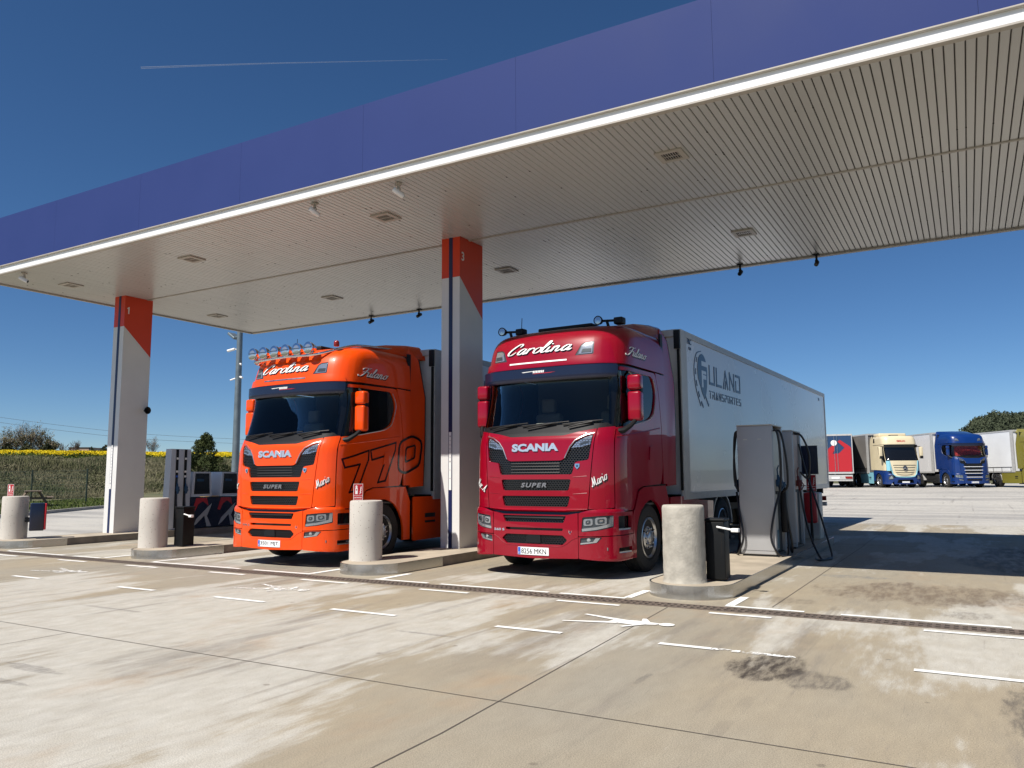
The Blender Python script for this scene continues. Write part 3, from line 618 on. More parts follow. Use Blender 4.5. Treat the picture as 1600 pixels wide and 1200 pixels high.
        G = {'U': [[(0, 1), (0, 0), (1, 0), (1, 1)]], 'L': [[(0, 1), (0, 0), (1, 0)]], 'A': [[(0, 0), (.5, 1), (1, 0)], [(.42, 0), (.55, .35)]], 'N': [[(0, 0), (0, 1), (1, 0), (1, 1)]], 'O': [[(0, .6), (0, 0), (1, 0), (1, 1), (0, 1)]],
             'T': [[(0, 1), (1, 1)], [(.5, .75), (.5, 0)]], 'R': [[(0, 0), (0, .5), (1, .5), (1, 1), (0, 1)], [(.6, .4), (1, 0)]], 'S': [[(1, 1), (0, 1), (0, .5), (1, .5), (1, 0), (0, 0)]], 'P': [[(0, 0), (0, .5), (1, .5), (1, 1), (0, 1)]], 'E': [[(1, 1), (0, 1), (0, 0), (1, 0)], [(.2, .5), (.8, .5)]]}
        stroke_txt('ULANO', 4.60, 3.24, .30, .33, .052, .145)
        stroke_txt('TRANSPORTES', 4.56, 2.955, .118, .13, .022, .085)
        flat('company_lettering', ([(a+3.36, b+3.84) for a, b in textfit('FRC', .22, .10)[0]], textfit('FRC', .22, .10)[1]), fn, LG, body)
        flat('company_lettering', ([(a+3.41, b+3.74) for a, b in textfit('XII', .14, .05)[0]], textfit('XII', .14, .05)[1]), fn, LG, body)
        flat('company_lettering', fill([(15.4, 3.76), (15.55, 3.76), (15.55, 3.84), (15.4, 3.84)]), fn, LG, body)
    return body
# ================================================================ SETTING: ground
def gz(x, y):
    t = max(0, min(1, (y-28)/27)); return .45*t*t*(3-2*t)
def concrete():
    m = bpy.data.materials.new('concrete_paving'); m.use_nodes = True; t = m.node_tree; b = t.nodes["Principled BSDF"]; L = t.links
    def N(ty, **k):
        n = t.nodes.new(ty)
        for a, v in k.items(): setattr(n, a, v)
        return n
    tc = N("ShaderNodeTexCoord"); sep = N("ShaderNodeSeparateXYZ"); L.new(tc.outputs["Object"], sep.inputs[0])
    def noise(scale, sx=1, sy=1, det=6, rough=.55, off=0, rot=0):
        mp = N("ShaderNodeMapping"); mp.inputs["Scale"].default_value = (sx, sy, 1); mp.inputs["Location"].default_value = (off, off*.7, 0); mp.inputs["Rotation"].default_value = (0, 0, rot)
        L.new(tc.outputs["Object"], mp.inputs[0]); n = N("ShaderNodeTexNoise"); n.inputs["Scale"].default_value = scale; n.inputs["Detail"].default_value = det; n.inputs["Roughness"].default_value = rough
        L.new(mp.outputs[0], n.inputs["Vector"]); return n.outputs["Fac"]
    def rng(v, a, b_, c=0, d=1, smooth=True):
        r = N("ShaderNodeMapRange"); r.interpolation_type = 'SMOOTHSTEP' if smooth else 'LINEAR'
        for i, q in zip(("From Min", "From Max", "To Min", "To Max"), (a, b_, c, d)): r.inputs[i].default_value = q
        L.new(v, r.inputs["Value"]); return r.outputs[0]
    def mth(op, a, b_=None):
        n = N("ShaderNodeMath", operation=op)
        for i, q in enumerate((a, b_)):
            if q is None: continue
            if isinstance(q, (int, float)): n.inputs[i].default_value = q
            else: L.new(q, n.inputs[i])
        return n.outputs[0]
    def mix(f, a, b_, bt='MIX'):
        x = N("ShaderNodeMix", data_type='RGBA', blend_type=bt)
        if isinstance(f, (int, float)): x.inputs[0].default_value = f
        else: L.new(f, x.inputs[0])
        for i, q in ((6, a), (7, b_)):
            if isinstance(q, tuple): x.inputs[i].default_value = (*q, 1)
            else: L.new(q, x.inputs[i])
        return x.outputs[2]
    TR = .14
    big = noise(.35, 1, .45, 5, off=3, rot=TR); streak = noise(1.0, 1.0, .16, 12, .66, off=11, rot=TR); fine = noise(9, 1, .35, 6, .65, rot=TR); grit = noise(140, 1, 1, 2)
    col = mix(rng(big, .35, .65), (.47, .40, .285), (.42, .385, .31))
    patchy = noise(.30, 1, .6, 6, .55, off=23.5, rot=TR)
    wm = mth('MULTIPLY', rng(mth('ADD', mth('MULTIPLY', streak, .55), mth('MULTIPLY', patchy, .6)), .568, .615), mth('ADD', rng(noise(7, 1, .5, 6, .7, off=61), .25, .75, .55, 1.0), 0))
    col = mix(mth('MULTIPLY', wm, .95), col, (.70, .68, .615))
    col = mix(mth('MULTIPLY', rng(noise(.8, 1, .5, 5, .6, off=31), .56, .72), .6), col, (.50, .36, .23))
    col = mix(mth('MULTIPLY', rng(noise(1.3, 1.0, .13, 8, .7, off=47, rot=TR), .54, .70), .55), col, (.24, .215, .19))
    col = mix(mth('MULTIPLY', rng(noise(3.5, 1.0, .05, 8, .7, off=77, rot=TR), .60, .72), .35), col, (.17, .155, .14))
    # slabs poured later: paler beyond the canopy and to its left
    pale = mth('MAXIMUM', rng(sep.outputs[1], 24.9, 24.95, smooth=False), rng(mth('MULTIPLY', sep.outputs[0], -1), 18.7, 18.8, smooth=False))
    pc = mix(rng(noise(.5, .25, 1.2, 6, .6, off=5), .40, .68), (.66, .635, .575), (.44, .425, .40))
    col = mix(pale, col, pc)
    # oil and wet patches where they lie on the slab
    def blob(x, y, rx, ry, th=.5, sc=3.0, sx=1, sy=.35, soft=.12):
        dx = mth('DIVIDE', mth('SUBTRACT', sep.outputs[0], x), rx); dy = mth('DIVIDE', mth('SUBTRACT', sep.outputs[1], y), ry)
        d = mth('ADD', mth('MULTIPLY', dx, dx), mth('MULTIPLY', dy, dy)); e = rng(d, 0, 1.3, .42, -.25, False)
        return mth('MULTIPLY', rng(mth('ADD', e, noise(sc, sx, sy, 7, .7, off=x*3)), th+.08, th+.08+soft*1.6), rng(noise(sc*2.2, 1.6, .35, 8, .7, off=x*7, rot=-.35), .38, .62, .30, 1.0))
    for x, y, rx, ry, sc, k, c in ((-1.38, 6.15, .38, .62, 4, 1, (.065, .052, .042)), (-1.0, 5.85, .32, .36, 5, .7, (.12, .105, .09)), (-.55, 10.6, 1.6, 1.2, 2.2, .75, (.17, .12, .08)),
                                   (.28, 5.7, .28, .9, 6, .75, (.12, .105, .09)), (-1.9, 9.35, .5, .3, 5, .5, (.20, .16, .12)), (-1.5, 11.9, .6, .25, 3, .5, (.22, .24, .25)), (-5.4, 4.2, .9, .8, 3, .4, (.20, .18, .15)),
                                   (-.1, 9.2, .3, .35, 6, .5, (.17, .15, .13)), (.6, 15.2, 1.1, 3.2, 2, .7, (.09, .09, .09)), (-10.5, 8.9, 3.2, .5, 3, .4, (.22, .19, .16)), (-5.2, 8.4, 2.8, .5, 3, .35, (.24, .19, .14)), (-3.3, 6.0, .5, 1.6, 2.4, .25, (.25, .21, .17))):
        col = mix(mth('MULTIPLY', blob(x, y, rx, ry, sc=sc), k), col, c)
    # tyre scuffs
    for x, y, rx, ry in ((-6.15, 3.45, .5, .09), (-5.95, 3.15, .4, .05), (-4.3, 5.9, .5, .05), (-8.2, 5.4, .8, .05), (-2.05, 5.35, .04, .25)):
        col = mix(mth('MULTIPLY', blob(x, y, rx, ry, sc=9, sx=.3, sy=2.5), .5), col, (.12, .11, .11))
    col = mix(rng(fine, .3, .7, .80, 1.0, False), (.16, .13, .10), col)
    lines = noise(5.5, 1, .012, 3, .6, off=131, rot=TR*.4); col = mix(mth('MULTIPLY', mth('MULTIPLY', rng(lines, .60, .66), rng(noise(.7, off=44), .45, .6)), .38), col, (.19, .165, .14))
    drip = N('ShaderNodeTexVoronoi'); drip.inputs['Scale'].default_value = 2.2; L.new(tc.outputs['Object'], drip.inputs[0]); col = mix(mth('MULTIPLY', rng(mth('ADD', drip.outputs['Distance'], mth('MULTIPLY', noise(18, off=4), .10)), .085, .115, 1, 0), .5), col, (.17, .14, .11))
    spk = N('ShaderNodeTexVoronoi'); spk.inputs['Scale'].default_value = 24; L.new(tc.outputs['Object'], spk.inputs[0]); col = mix(mth('MULTIPLY', rng(spk.outputs['Distance'], .05, .09, 1, 0), rng(noise(1.2, off=8), .5, .6)), col, (.20, .17, .14))
    scr = noise(22, 1, .06, 5, .75, off=91, rot=TR+.35); col = mix(mth('MULTIPLY', rng(scr, .60, .70), .35), col, (.24, .21, .18))
    g = mix(1, col, mix(rng(grit, .25, .75), (.50, .50, .50), (.94, .94, .93)), 'MULTIPLY')
    L.new(g, b.inputs["Base Color"]); L.new(rng(streak, .3, .7, .62, .85), b.inputs["Roughness"]); b.inputs["Specular IOR Level"].default_value = .35
    bp = N("ShaderNodeBump"); bp.inputs["Strength"].default_value = .22; bp.inputs["Distance"].default_value = .004; L.new(mth('ADD', grit, mth('MULTIPLY', fine, 2)), bp.inputs["Height"]); L.new(bp.outputs[0], b.inputs["Normal"])
    return m
M['concrete'] = concrete()
KP = [(-19.5, -12), (-23, 2), (-27.4, 11.2), (-32.2, 17.7), (-36.2, 23.1), (-41.5, 31), (-49, 44), (-58, 62)]   # kerb of the grass
def in_poly(x, y, P):
    c = False; j = len(P)-1
    for i in range(len(P)):
        a, b = P[i], P[j]
        if (a[1] > y) != (b[1] > y) and x < (b[0]-a[0])*(y-a[1])/(b[1]-a[1])+a[0]: c = not c
        j = i
    return c
bm = bmesh.new()
Y_ = [-12, 2, 11.2, 17.7, 23.1]+[28+k*3 for k in range(10)]+[62, 80, 120]
def kx(y):
    for (a, b), (c, d) in zip(KP, KP[1:]):
        if b <= y <= d: return a+(c-a)*(y-b)/(d-b)
    return KP[0][0] if y < KP[0][1] else KP[-1][0]
mb = MB(); rows = []
Y_ = [.2]+sorted(set([p[1] for p in KP if p[1] > .2]+[28+k*2.5 for k in range(13)]+[66, 90]))
for y in Y_:
    x0 = kx(y); xe = 5.0 if y < 30 else 5.0+(y-28)*.9; rows.append([(x0+(xe-x0)*i/24, y, gz(0, y)) for i in range(25)])
for r in rows: mb.v += r
for j in range(len(rows)-1):
    for i in range(24): mb.f.append((j*25+i, j*25+i+1, (j+1)*25+i+1, (j+1)*25+i)); mb.mi.append(0)
struct(mb.build('forecourt', M['concrete'], smooth=True, ang=80))
M['asphalt'] = mat('asphalt', (.055, .054, .052), .9, noise=.25, nscale=1.5, bump=.4, bscale=120)  # unseen ground added beyond the view, kept dark to cut bounced light
mb = MB(); yy = [.2, 10, 20, 28]+[30.5+k*2.5 for k in range(12)]+[66, 90]; xe = [5.0 if y < 30 else 5.0+(y-28)*.9 for y in yy]
for y, x in zip(yy, xe): mb.v += [(x, y, gz(0, y)-.004), (92, y, gz(0, y)-.004)]
for j in range(len(yy)-1): mb.f.append((2*j, 2*j+1, 2*j+3, 2*j+2)); mb.mi.append(0)
mb.add([(-24, -40, -.004), (92, -40, -.004), (92, .2, -.004), (-24, .2, -.004)], [(0, 1, 2, 3)])
struct(mb.build('road', M['asphalt'], smooth=False))
# terrain: grass verge, bank and field beyond
UX, UY = -.82, .57
def tz(x, y):
    d = x*UX+y*UY; lat = -x*UY*0-(-UY*x-(-UX)*y)
    pts = [(-400, -.05), (60, -.05), (69, .15), (76, .9), (88, 2.85), (100, 3.55), (125, 4.25), (160, 4.6), (400, 6.5), (900, 10)]
    z = hz(pts, d)
    if d > 62: z += .30*math.sin(x*.11+1)*math.sin(y*.13)*min(1, (d-62)/10)*(1 if d < 90 else .35)
    f = max(0, min(1, (y-70)/60))*max(0, min(1, (x+60)/40)); return z*(1-0)+(.42+.05 if f > .5 else .47*2*f)*(1 if d < 45 else 0)
gm = bpy.data.materials.new('grass_ground'); gm.use_nodes = True; t = gm.node_tree; b = t.nodes["Principled BSDF"]; b.inputs["Roughness"].default_value = .95
tc = t.nodes.new("ShaderNodeTexCoord"); n1 = t.nodes.new("ShaderNodeTexNoise"); n1.inputs["Scale"].default_value = .35; n1.inputs["Detail"].default_value = 8; t.links.new(tc.outputs["Object"], n1.inputs[0])
rp = t.nodes.new("ShaderNodeValToRGB"); rp.color_ramp.elements[0].position = .35; rp.color_ramp.elements[0].color = (.060, .075, .028, 1); rp.color_ramp.elements[1].position = .65; rp.color_ramp.elements[1].color = (.13, .115, .055, 1)
t.links.new(n1.outputs["Fac"], rp.inputs[0]); t.links.new(rp.outputs[0], b.inputs["Base Color"])
M['grass_ground'] = gm
xs = [-900, -600, -400, -300, -220]+[-180+i*4 for i in range(41)]+[-10, 0, 20, 60, 120, 250, 500, 900]; ys = [-300, -100, -40]+[-20+i*4 for i in range(48)]+[200, 260, 350, 500, 800, 1300]
mb = MB(); nx = len(xs)
for y in ys:
    for x in xs:
        z = tz(x, y)
        if kx(y)-1.0 < x < 92 and y < 92: z = gz(0, y)-.35
        elif kx(y)-5.2 < x <= kx(y)-1 and y < 92 and z < gz(0, y)+.05: z = gz(0, y)-.03
        mb.v.append((x, y, z))
for j in range(len(ys)-1):
    for i in range(nx-1): mb.f.append((j*nx+i, j*nx+i+1, (j+1)*nx+i+1, (j+1)*nx+i)); mb.mi.append(0)
struct(mb.build('ground', M['grass_ground'], ang=180))
# smooth verge next to the kerb
mb = MB(); q = [p for p in KP]
for (a, b_), (c, d) in zip(q, q[1:]):
    for k in range(4):
        t0, t1 = k/4, (k+1)/4; A = (a+(c-a)*t0, b_+(d-b_)*t0); B = (a+(c-a)*t1, b_+(d-b_)*t1)
        for m_ in range(5): mb.add([(A[0]-m_*2, A[1], gz(0, A[1])+.10), (B[0]-m_*2, B[1], gz(0, B[1])+.10), (B[0]-m_*2-2, B[1], gz(0, B[1])+.10), (A[0]-m_*2-2, A[1], gz(0, A[1])+.10)], [(0, 1, 2, 3)])
struct(mb.build('verge', M['grass_ground']))
# kerb stones along the verge
mb = MB()
for (a, b_), (c, d) in zip(KP, KP[1:]):
    v = Vector((c-a, d-b_)); n = Vector((-v.y, v.x)).normalized()*.14; L_ = max(1, int(v.length))
    for k in range(L_):
        A = Vector((a, b_))+v*(k/L_); B = Vector((a, b_))+v*((k+.985)/L_); z0 = gz(0, A.y); z1 = gz(0, B.y)
        mb.add([(A.x, A.y, z0-.05), (B.x, B.y, z1-.05), (B.x+n.x, B.y+n.y, z1-.05), (A.x+n.x, A.y+n.y, z0-.05), (A.x, A.y, z0+.13), (B.x, B.y, z1+.13), (B.x+n.x, B.y+n.y, z1+.13), (A.x+n.x, A.y+n.y, z0+.13)], [(3,2,1,0),(4,5,6,7),(0,1,5,4),(1,2,6,5),(2,3,7,6),(3,0,4,7)])
M['kerbstone'] = mat('kerb_stone', (.34, .32, .29), .85, noise=.25, nscale=2)
struct(mb.build('kerb', M['kerbstone'], smooth=False))
# joints, drain and painted marks
M['joint'] = mat('joint_filler', (.10, .085, .07), .9); M['grate'] = mat('drain_grate', (.17, .135, .11), .7, .4, noise=.3, nscale=12); M['void'] = mat('drain_void', (.008, .007, .006), .9)
mb = MB()
def jl(pts, w_=.004, z=.003):
    for (a, b_), (c, d) in zip(pts, pts[1:]):
        v = Vector((c-a, d-b_)).normalized(); n = Vector((-v.y, v.x))*w_
        mb.add([(a+n.x, b_+n.y, z+gz(0, b_)), (c+n.x, d+n.y, z+gz(0, d)), (c-n.x, d-n.y, z+gz(0, d)), (a-n.x, b_-n.y, z+gz(0, b_))], [(0, 1, 2, 3)])
jl([(-30, 4.42), (12, 4.36)]); jl([(-2.57, -2), (-2.6, 3.7), (-2.88, 8.28)]); jl([(-7.2, -2), (-7.25, 4.4)]); jl([(-12, 4.4), (-12.1, 8.25)]); jl([(-2.9, 17.3), (14, 17.3)], .012)
jl([(-1.9, 8.8), (-1.88, 17.3)], .005); jl([(.75, 8.8), (.75, 17.3)], .005); jl([(-25, 24.93), (14, 24.93)], .012); jl([(-1.9, 17.3), (-1.9, 24.9)]); jl([(6, 24.9), (6, 60)]); jl([(-14, 33), (30, 33)], .02); jl([(-14, 42), (30, 42)], .02); jl([(-18.75, 4.4), (-18.75, 24.9)])
struct(mb.build('paving_joint', M['joint'], smooth=False))
t = thing('drain_channel', 'long slotted rusty drain grate crossing the concrete in front of the pump islands', 'drain')
mb = MB(); mb.box((-24, 8.31, -.02), (12, 8.53, .003)); mb.build('channel_bed', M['void'], t, smooth=False)
mb = MB()
for y0, y1 in ((8.30, 8.328), (8.403, 8.437), (8.512, 8.54)): mb.box((-24, y0, .001), (12, y1, .010))
x = -24
while x < 12: mb.box((x, 8.327, .0), (x+.032, 8.513, .0085)); x += .072
mb.build('grate', M['grate'], t, smooth=False)
def paintmat(wear):
    m = bpy.data.materials.new('road_paint'); m.use_nodes = True; t = m.node_tree; b = t.nodes["Principled BSDF"]; b.inputs["Base Color"].default_value = (.80, .80, .77, 1); b.inputs["Roughness"].default_value = .6
    tc = t.nodes.new("ShaderNodeTexCoord"); n = t.nodes.new("ShaderNodeTexNoise"); n.inputs["Scale"].default_value = 14; n.inputs["Detail"].default_value = 8; n.inputs["Roughness"].default_value = .7; t.links.new(tc.outputs["Object"], n.inputs[0])
    r = t.nodes.new("ShaderNodeMapRange"); r.inputs["From Min"].default_value = wear-.03; r.inputs["From Max"].default_value = wear+.03; t.links.new(n.outputs["Fac"], r.inputs["Value"]); t.links.new(r.outputs[0], b.inputs["Alpha"]); return m
M['roadpaint'] = paintmat(.34); M['roadworn'] = paintmat(.50)
mb = MB(); wb = MB(); Z = .006
def mark(b_, x0, x1, y, w_=.075): b_.add([(x0, y-w_/2, Z), (x1, y-w_/2, Z), (x1, y+w_/2, Z), (x0, y+w_/2, Z)], [(0, 1, 2, 3)])
for x0, x1 in ((-4.13, -3.37), (-2.39, -1.77), (-6.06, -5.33), (-8.09, -7.23), (-9.98, -9.22), (-.44, .45), (-12.0, -11.2), (-13.9, -13.1), (-16, -15.2)): mark(mb, x0, x1, 8.14)
for x0, x1 in ((-2.34, -1.9), (-.43, .32), (-3.94, -3.25), (-6.0, -5.13), (-7.85, -7.01), (-9.71, -8.97), (-12.2, -11.5)): mark(mb, x0, x1, 6.49)
mark(wb, -1.9, -1.24, 6.49)
for x0, x1 in ((-7.2, -6.3), (-6.1, -4.5), (-4.35, -3.5), (-2.36, -1.55), (-1.2, .25), (-12.05, -9.9), (-9.6, -8.4), (-16.5, -14.6), (-14.3, -13.5)): mark(mb, x0, x1, 8.65)
for x in (-8.45, -7.14, -3.5, -2.32, -13.45, -12.05, -17.9, -16.6): mb.add([(x-.05, 8.70, Z), (x+.05, 8.70, Z), (x+.05, 9.35, Z), (x-.05, 9.35, Z)], [(0, 1, 2, 3)])
struct(mb.build('road_marking', M['roadpaint'], smooth=False)); struct(wb.build('worn_road_marking', M['roadworn'], smooth=False))
def walker(x, y, worn=False):
    b_ = MB(); A = [(0, .02, -.06), (.30, .12, 0)]
    def poly(P, k=0): b_.add([(x+a, y+c, Z+.0004*k) for a, c in P], [tuple(range(len(P)))])
    poly([(-.66, -.24), (-.15, -.11), (-.12, -.03), (-.3, -.07), (-.66, -.20)]); poly([(-.62, .19), (-.2, .03), (-.1, .09), (-.60, .23)], 1)
    poly([(-.25, -.07), (-.02, -.11), (.22, -.02), (.24, .06), (-.02, .10), (-.22, .07)], 2); poly([(.06, -.05), (-.06, -.24), (-.02, -.26), (.14, -.03)], 3); poly([(.04, .08), (.0, .22), (.04, .23), (.14, .06)], 4)
    poly([(.31+.075*math.cos(k*math.pi/8), .03+.075*math.sin(k*math.pi/8)) for k in range(16)], 5)
    struct(b_.build('pedestrian_marking', M['roadworn'] if worn else M['roadpaint'], smooth=False))
walker(-2.86, 7.27); walker(-7.6, 7.35, True); walker(-12.0, 7.2, True)
# ================================================================ pump islands, bollards, columns
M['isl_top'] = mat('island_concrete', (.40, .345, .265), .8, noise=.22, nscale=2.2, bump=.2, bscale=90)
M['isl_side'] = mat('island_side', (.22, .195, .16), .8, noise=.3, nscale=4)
M['rough_conc'] = mat('bollard_concrete', (.40, .375, .32), .85, noise=.25, nscale=7, bump=.5, bscale=40)
def speckled():
    m = mat('terrazzo_bollard', (.49, .46, .41), .8, noise=.06, nscale=3, bump=.15, bscale=70); t = m.node_tree; b = t.nodes["Principled BSDF"]
    tc = t.nodes.new("ShaderNodeTexCoord"); v = t.nodes.new("ShaderNodeTexVoronoi"); v.inputs["Scale"].default_value = 26; v.inputs["Randomness"].default_value = 1; t.links.new(tc.outputs["Object"], v.inputs[0])
    n = t.nodes.new("ShaderNodeTexNoise"); n.inputs["Scale"].default_value = 20; t.links.new(tc.outputs["Object"], n.inputs[0])
    mm = t.nodes.new("ShaderNodeMath"); mm.operation = 'MULTIPLY_ADD'; mm.inputs[1].default_value = .35; t.links.new(n.outputs["Fac"], mm.inputs[0]); t.links.new(v.outputs["Distance"], mm.inputs[2])
    r = t.nodes.new("ShaderNodeMapRange"); r.inputs["From Min"].default_value = .285; r.inputs["From Max"].default_value = .315; t.links.new(mm.outputs[0], r.inputs["Value"])
    x = t.nodes.new("ShaderNodeMix"); x.data_type = 'RGBA'; x.inputs[6].default_value = (.15, .10, .07, 1); src = b.inputs["Base Color"].links[0].from_socket
    t.links.new(r.outputs[0], x.inputs[0]); t.links.new(src, x.inputs[7]); t.links.new(x.outputs[2], b.inputs["Base Color"]); return m
M['speckle'] = speckled()
def island(cx, y1, steel_to, label):
    r = .5; y0 = 9.35; n = 20; H_ = .15
    nose = [(cx+r*math.cos(math.pi+math.pi*k/n), y0+r*math.sin(math.pi+math.pi*k/n)) for k in range(n+1)]
    out = nose+[(cx+r, y1), (cx-r, y1)]
    m = MB(); m.prism([(x, y) for x, y in out], lambda u, v, d: (u, v, -.05+(H_+.05)*d)); root = thing('pump_island', label, 'kerb island', (0, 0, 0), group='pump islands')
    m.build('island_slab', [M['isl_top']], root, ang=30)
    sk = MB(); pts = [(cx-r, min(steel_to, y1))]+nose+[(cx+r, min(steel_to, y1))]
    pts = [(x+(-.008 if x < cx-r+.001 else .008 if x > cx+r-.001 else 0), y) if y > y0 else (cx+(x-cx)*1.016, y0+(y-y0)*1.016) for x, y in pts]
    for (a, b_), (c, d) in zip(pts, pts[1:]):
        sk.add([(a, b_, .0), (c, d, .0), (c, d, H_+.004), (a, b_, H_+.004)], [(0, 1, 2, 3)])
        ia, ib = cx+(a-cx)*.965, y0+(b_-y0)*.965 if b_ < y0 else b_; ic, id_ = cx+(c-cx)*.965, y0+(d-y0)*.965 if d < y0 else d
        sk.add([(a, b_, H_+.004), (c, d, H_+.004), (ic, id_, H_+.004), (ia, ib, H_+.004)], [(0, 1, 2, 3)])
    sk.build('steel_edging', M['steel'], root, ang=30, recalc=False)
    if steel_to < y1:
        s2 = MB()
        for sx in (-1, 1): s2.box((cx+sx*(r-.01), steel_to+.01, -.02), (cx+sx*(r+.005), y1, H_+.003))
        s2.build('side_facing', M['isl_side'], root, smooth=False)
    return root
island(-2.93, 17.1, 30, 'steel-edged pump island carrying the rough grey bollard and the grey pumps')
island(-7.80, 17.1, 10.4, 'kerbed island between the two front lorries, carrying the column numbered 3')
island(-12.75, 17.1, 10.3, 'kerbed island left of the orange lorry, under a speckled bollard and a black bin')
island(-17.30, 17.1, 10.0, 'kerbed island carrying the column numbered 1, at the left edge')
def bollard(x, y, m, label, h=.90, r=.25, rough=False):
    b_ = MB(); prof = [(r+.004, 0), (r, .02), (r, h*.5), (r, h-.03), (r-.008, h-.008), (r-.03, h), (.001, h)]
    if rough: prof = [(r+.012, 0), (r+.005, .015)]+[(r+random.uniform(-.003, .003), .04+i*(h-.08)/12) for i in range(13)]+[(r-.008, h-.008), (r-.02, h), (.001, h)]
    b_.lathe(prof, 56); o = b_.build('bollard', M[m], ang=50); o.location = (x, y, .15); return tag(o, label, 'bollard', 'concrete bollards at the island ends')
bollard(-3.0, 9.28, 'rough_conc', 'rough grey concrete bollard on the rightmost island, beside a black bin', rough=True)
bollard(-8.07, 9.46, 'speckle', 'speckled concrete bollard in front of the orange lorry, topped by a red sign')
bollard(-13.12, 9.42, 'speckle', 'speckled concrete bollard left of the orange lorry with a black bin beside it')
bollard(-17.72, 9.38, 'speckle', 'speckled concrete bollard cut by the left photo edge, red sign on top')
def ext_sign(x, y, z, s_, label, ry=0, w_=.155, h_=.27):
    root = thing('extinguisher_sign', label, 'sign', (x, y, z), ry, group='red fire extinguisher signs', scale=s_)
    b_ = MB(); b_.box((-w_/2, 0, 0), (w_/2, .004, h_)); b_.build('sign_plate', M['white'], root, smooth=False)
    f = lambda u, v, d: (u, -d, v)
    q = lambda a, b2, c, d: ([(a, b2), (c, b2), (c, d), (a, d)], [(0, 1, 2, 3)])
    flat('sign_field', q(-w_/2+.006, .082, w_/2-.006, h_-.006), f, M['signred'], root, th=.0012); flat('sign_field', q(-w_/2+.006, .006, w_/2-.006, .076), f, M['signred'], root, th=.0012)
    flat('pictogram', q(-.048, .10, -.008, .20), f, M['white'], root, th=.0026); flat('pictogram', ([(-.04, .201), (-.016, .201), (-.012, .225), (-.022, .245), (-.038, .245), (-.046, .222)], [(0, 1, 2, 3, 4, 5)]), f, M['white'], root, th=.0026)
    flat('pictogram', ([(-.028+.012*math.cos(k*math.pi/5), .170+.012*math.sin(k*math.pi/5)) for k in range(10)], [tuple(range(10))]), f, M['signred'], root, th=.0034)
    for k in range(4): flat('pictogram', ([(.018+.006*k, .10+.030*k), (.030+.006*k, .10+.030*k), (.056, .135+.030*k), (.044, .135+.030*k)], [(0, 1, 2, 3)]), f, M['white'], root, th=.0026)
    v, ff = textfit('EXTINTOR', .12, .022, bold=.02); flat('sign_text', ([(a-.06, b2+.03) for a, b2 in v], ff), f, M['white'], root, th=.0026)
    pb = MB(); pb.box((-.02, .0045, -.02), (.02, .012, .1)); pb.build('sign_bracket', M['alu'], root, smooth=False); return root
ext_sign(-8.17, 9.38, 1.055, .92, 'red and white fire extinguisher sign on the speckled bollard in front of the orange lorry', .68)
ext_sign(-17.80, 9.30, 1.055, .92, 'red and white fire extinguisher sign on the leftmost speckled bollard', .38)
def bin_(x, y, label, rz=0, red=False, z=.15):
    root = thing('litter_bin', label, 'bin', (x, y, z), rz, group='black bins beside the bollards')
    b_ = MB(); b_.box((-.115, -.13, .02), (.115, .13, .70), bev=.012); body = b_.build('bin_body', M['binblack'], root, ang=60)
    l = MB(); l.box((-.122, -.14, .702), (.122, .14, .735), bev=.01); l.build('bin_lid', M['binblack'], root, ang=60)
    g = MB(); g.box((-.114, -.132, .55), (.114, -.1305, .555)); g.box((-.08, -.1335, .30), (-.075, -.1305, .69)); g.box((.075, -.1335, .30), (.08, -.1305, .69)); g.build('bin_seam', M['void'], body, smooth=False)
    return root
def squeegee(x, y, z, label, rz):
    r = thing('squeegee', label, 'squeegee', (x, y, z), rz, group='window squeegees left on the bins')
    b_ = MB(); b_.tube([(-.08, 0, .03), (.11, 0, .0)], .012, 8); b_.build('squeegee_handle', M['white'], r); h = MB(); h.box((.10, -.03, -.025), (.19, .03, .02), bev=.008); h.build('squeegee_head', M['white'], r, ang=60); return r
bin_(-2.68, 9.58, 'square black bin tucked behind the rough grey bollard on the right island', .05)
squeegee(-2.56, 9.42, .76, 'white squeegee sticking out of the bin on the right island', -.1)
bin_(-12.72, 9.78, 'square black bin beside the speckled bollard left of the orange lorry', .05)
squeegee(-12.52, 9.66, .72, 'white squeegee sticking out of the bin left of the orange lorry', -.1)
t = thing('fire_extinguisher_box', 'navy box with a red front edge fixed behind the leftmost bollard', 'extinguisher box', (-17.30, 9.62, .0), math.radians(62))
b_ = MB(); b_.box((-.14, -.14, .32), (.13, .14, .90), bev=.02); b_.build('box_shell', M['navy'], t, ang=60); b_ = MB(); b_.box((.131, -.145, .34), (.165, .145, .89), bev=.01); b_.build('box_door', M['signred'], t, ang=60)
b_ = MB(); b_.box((-.22, .05, .5), (-.141, .09, .6)); b_.build('box_bracket', M['chassis'], t)
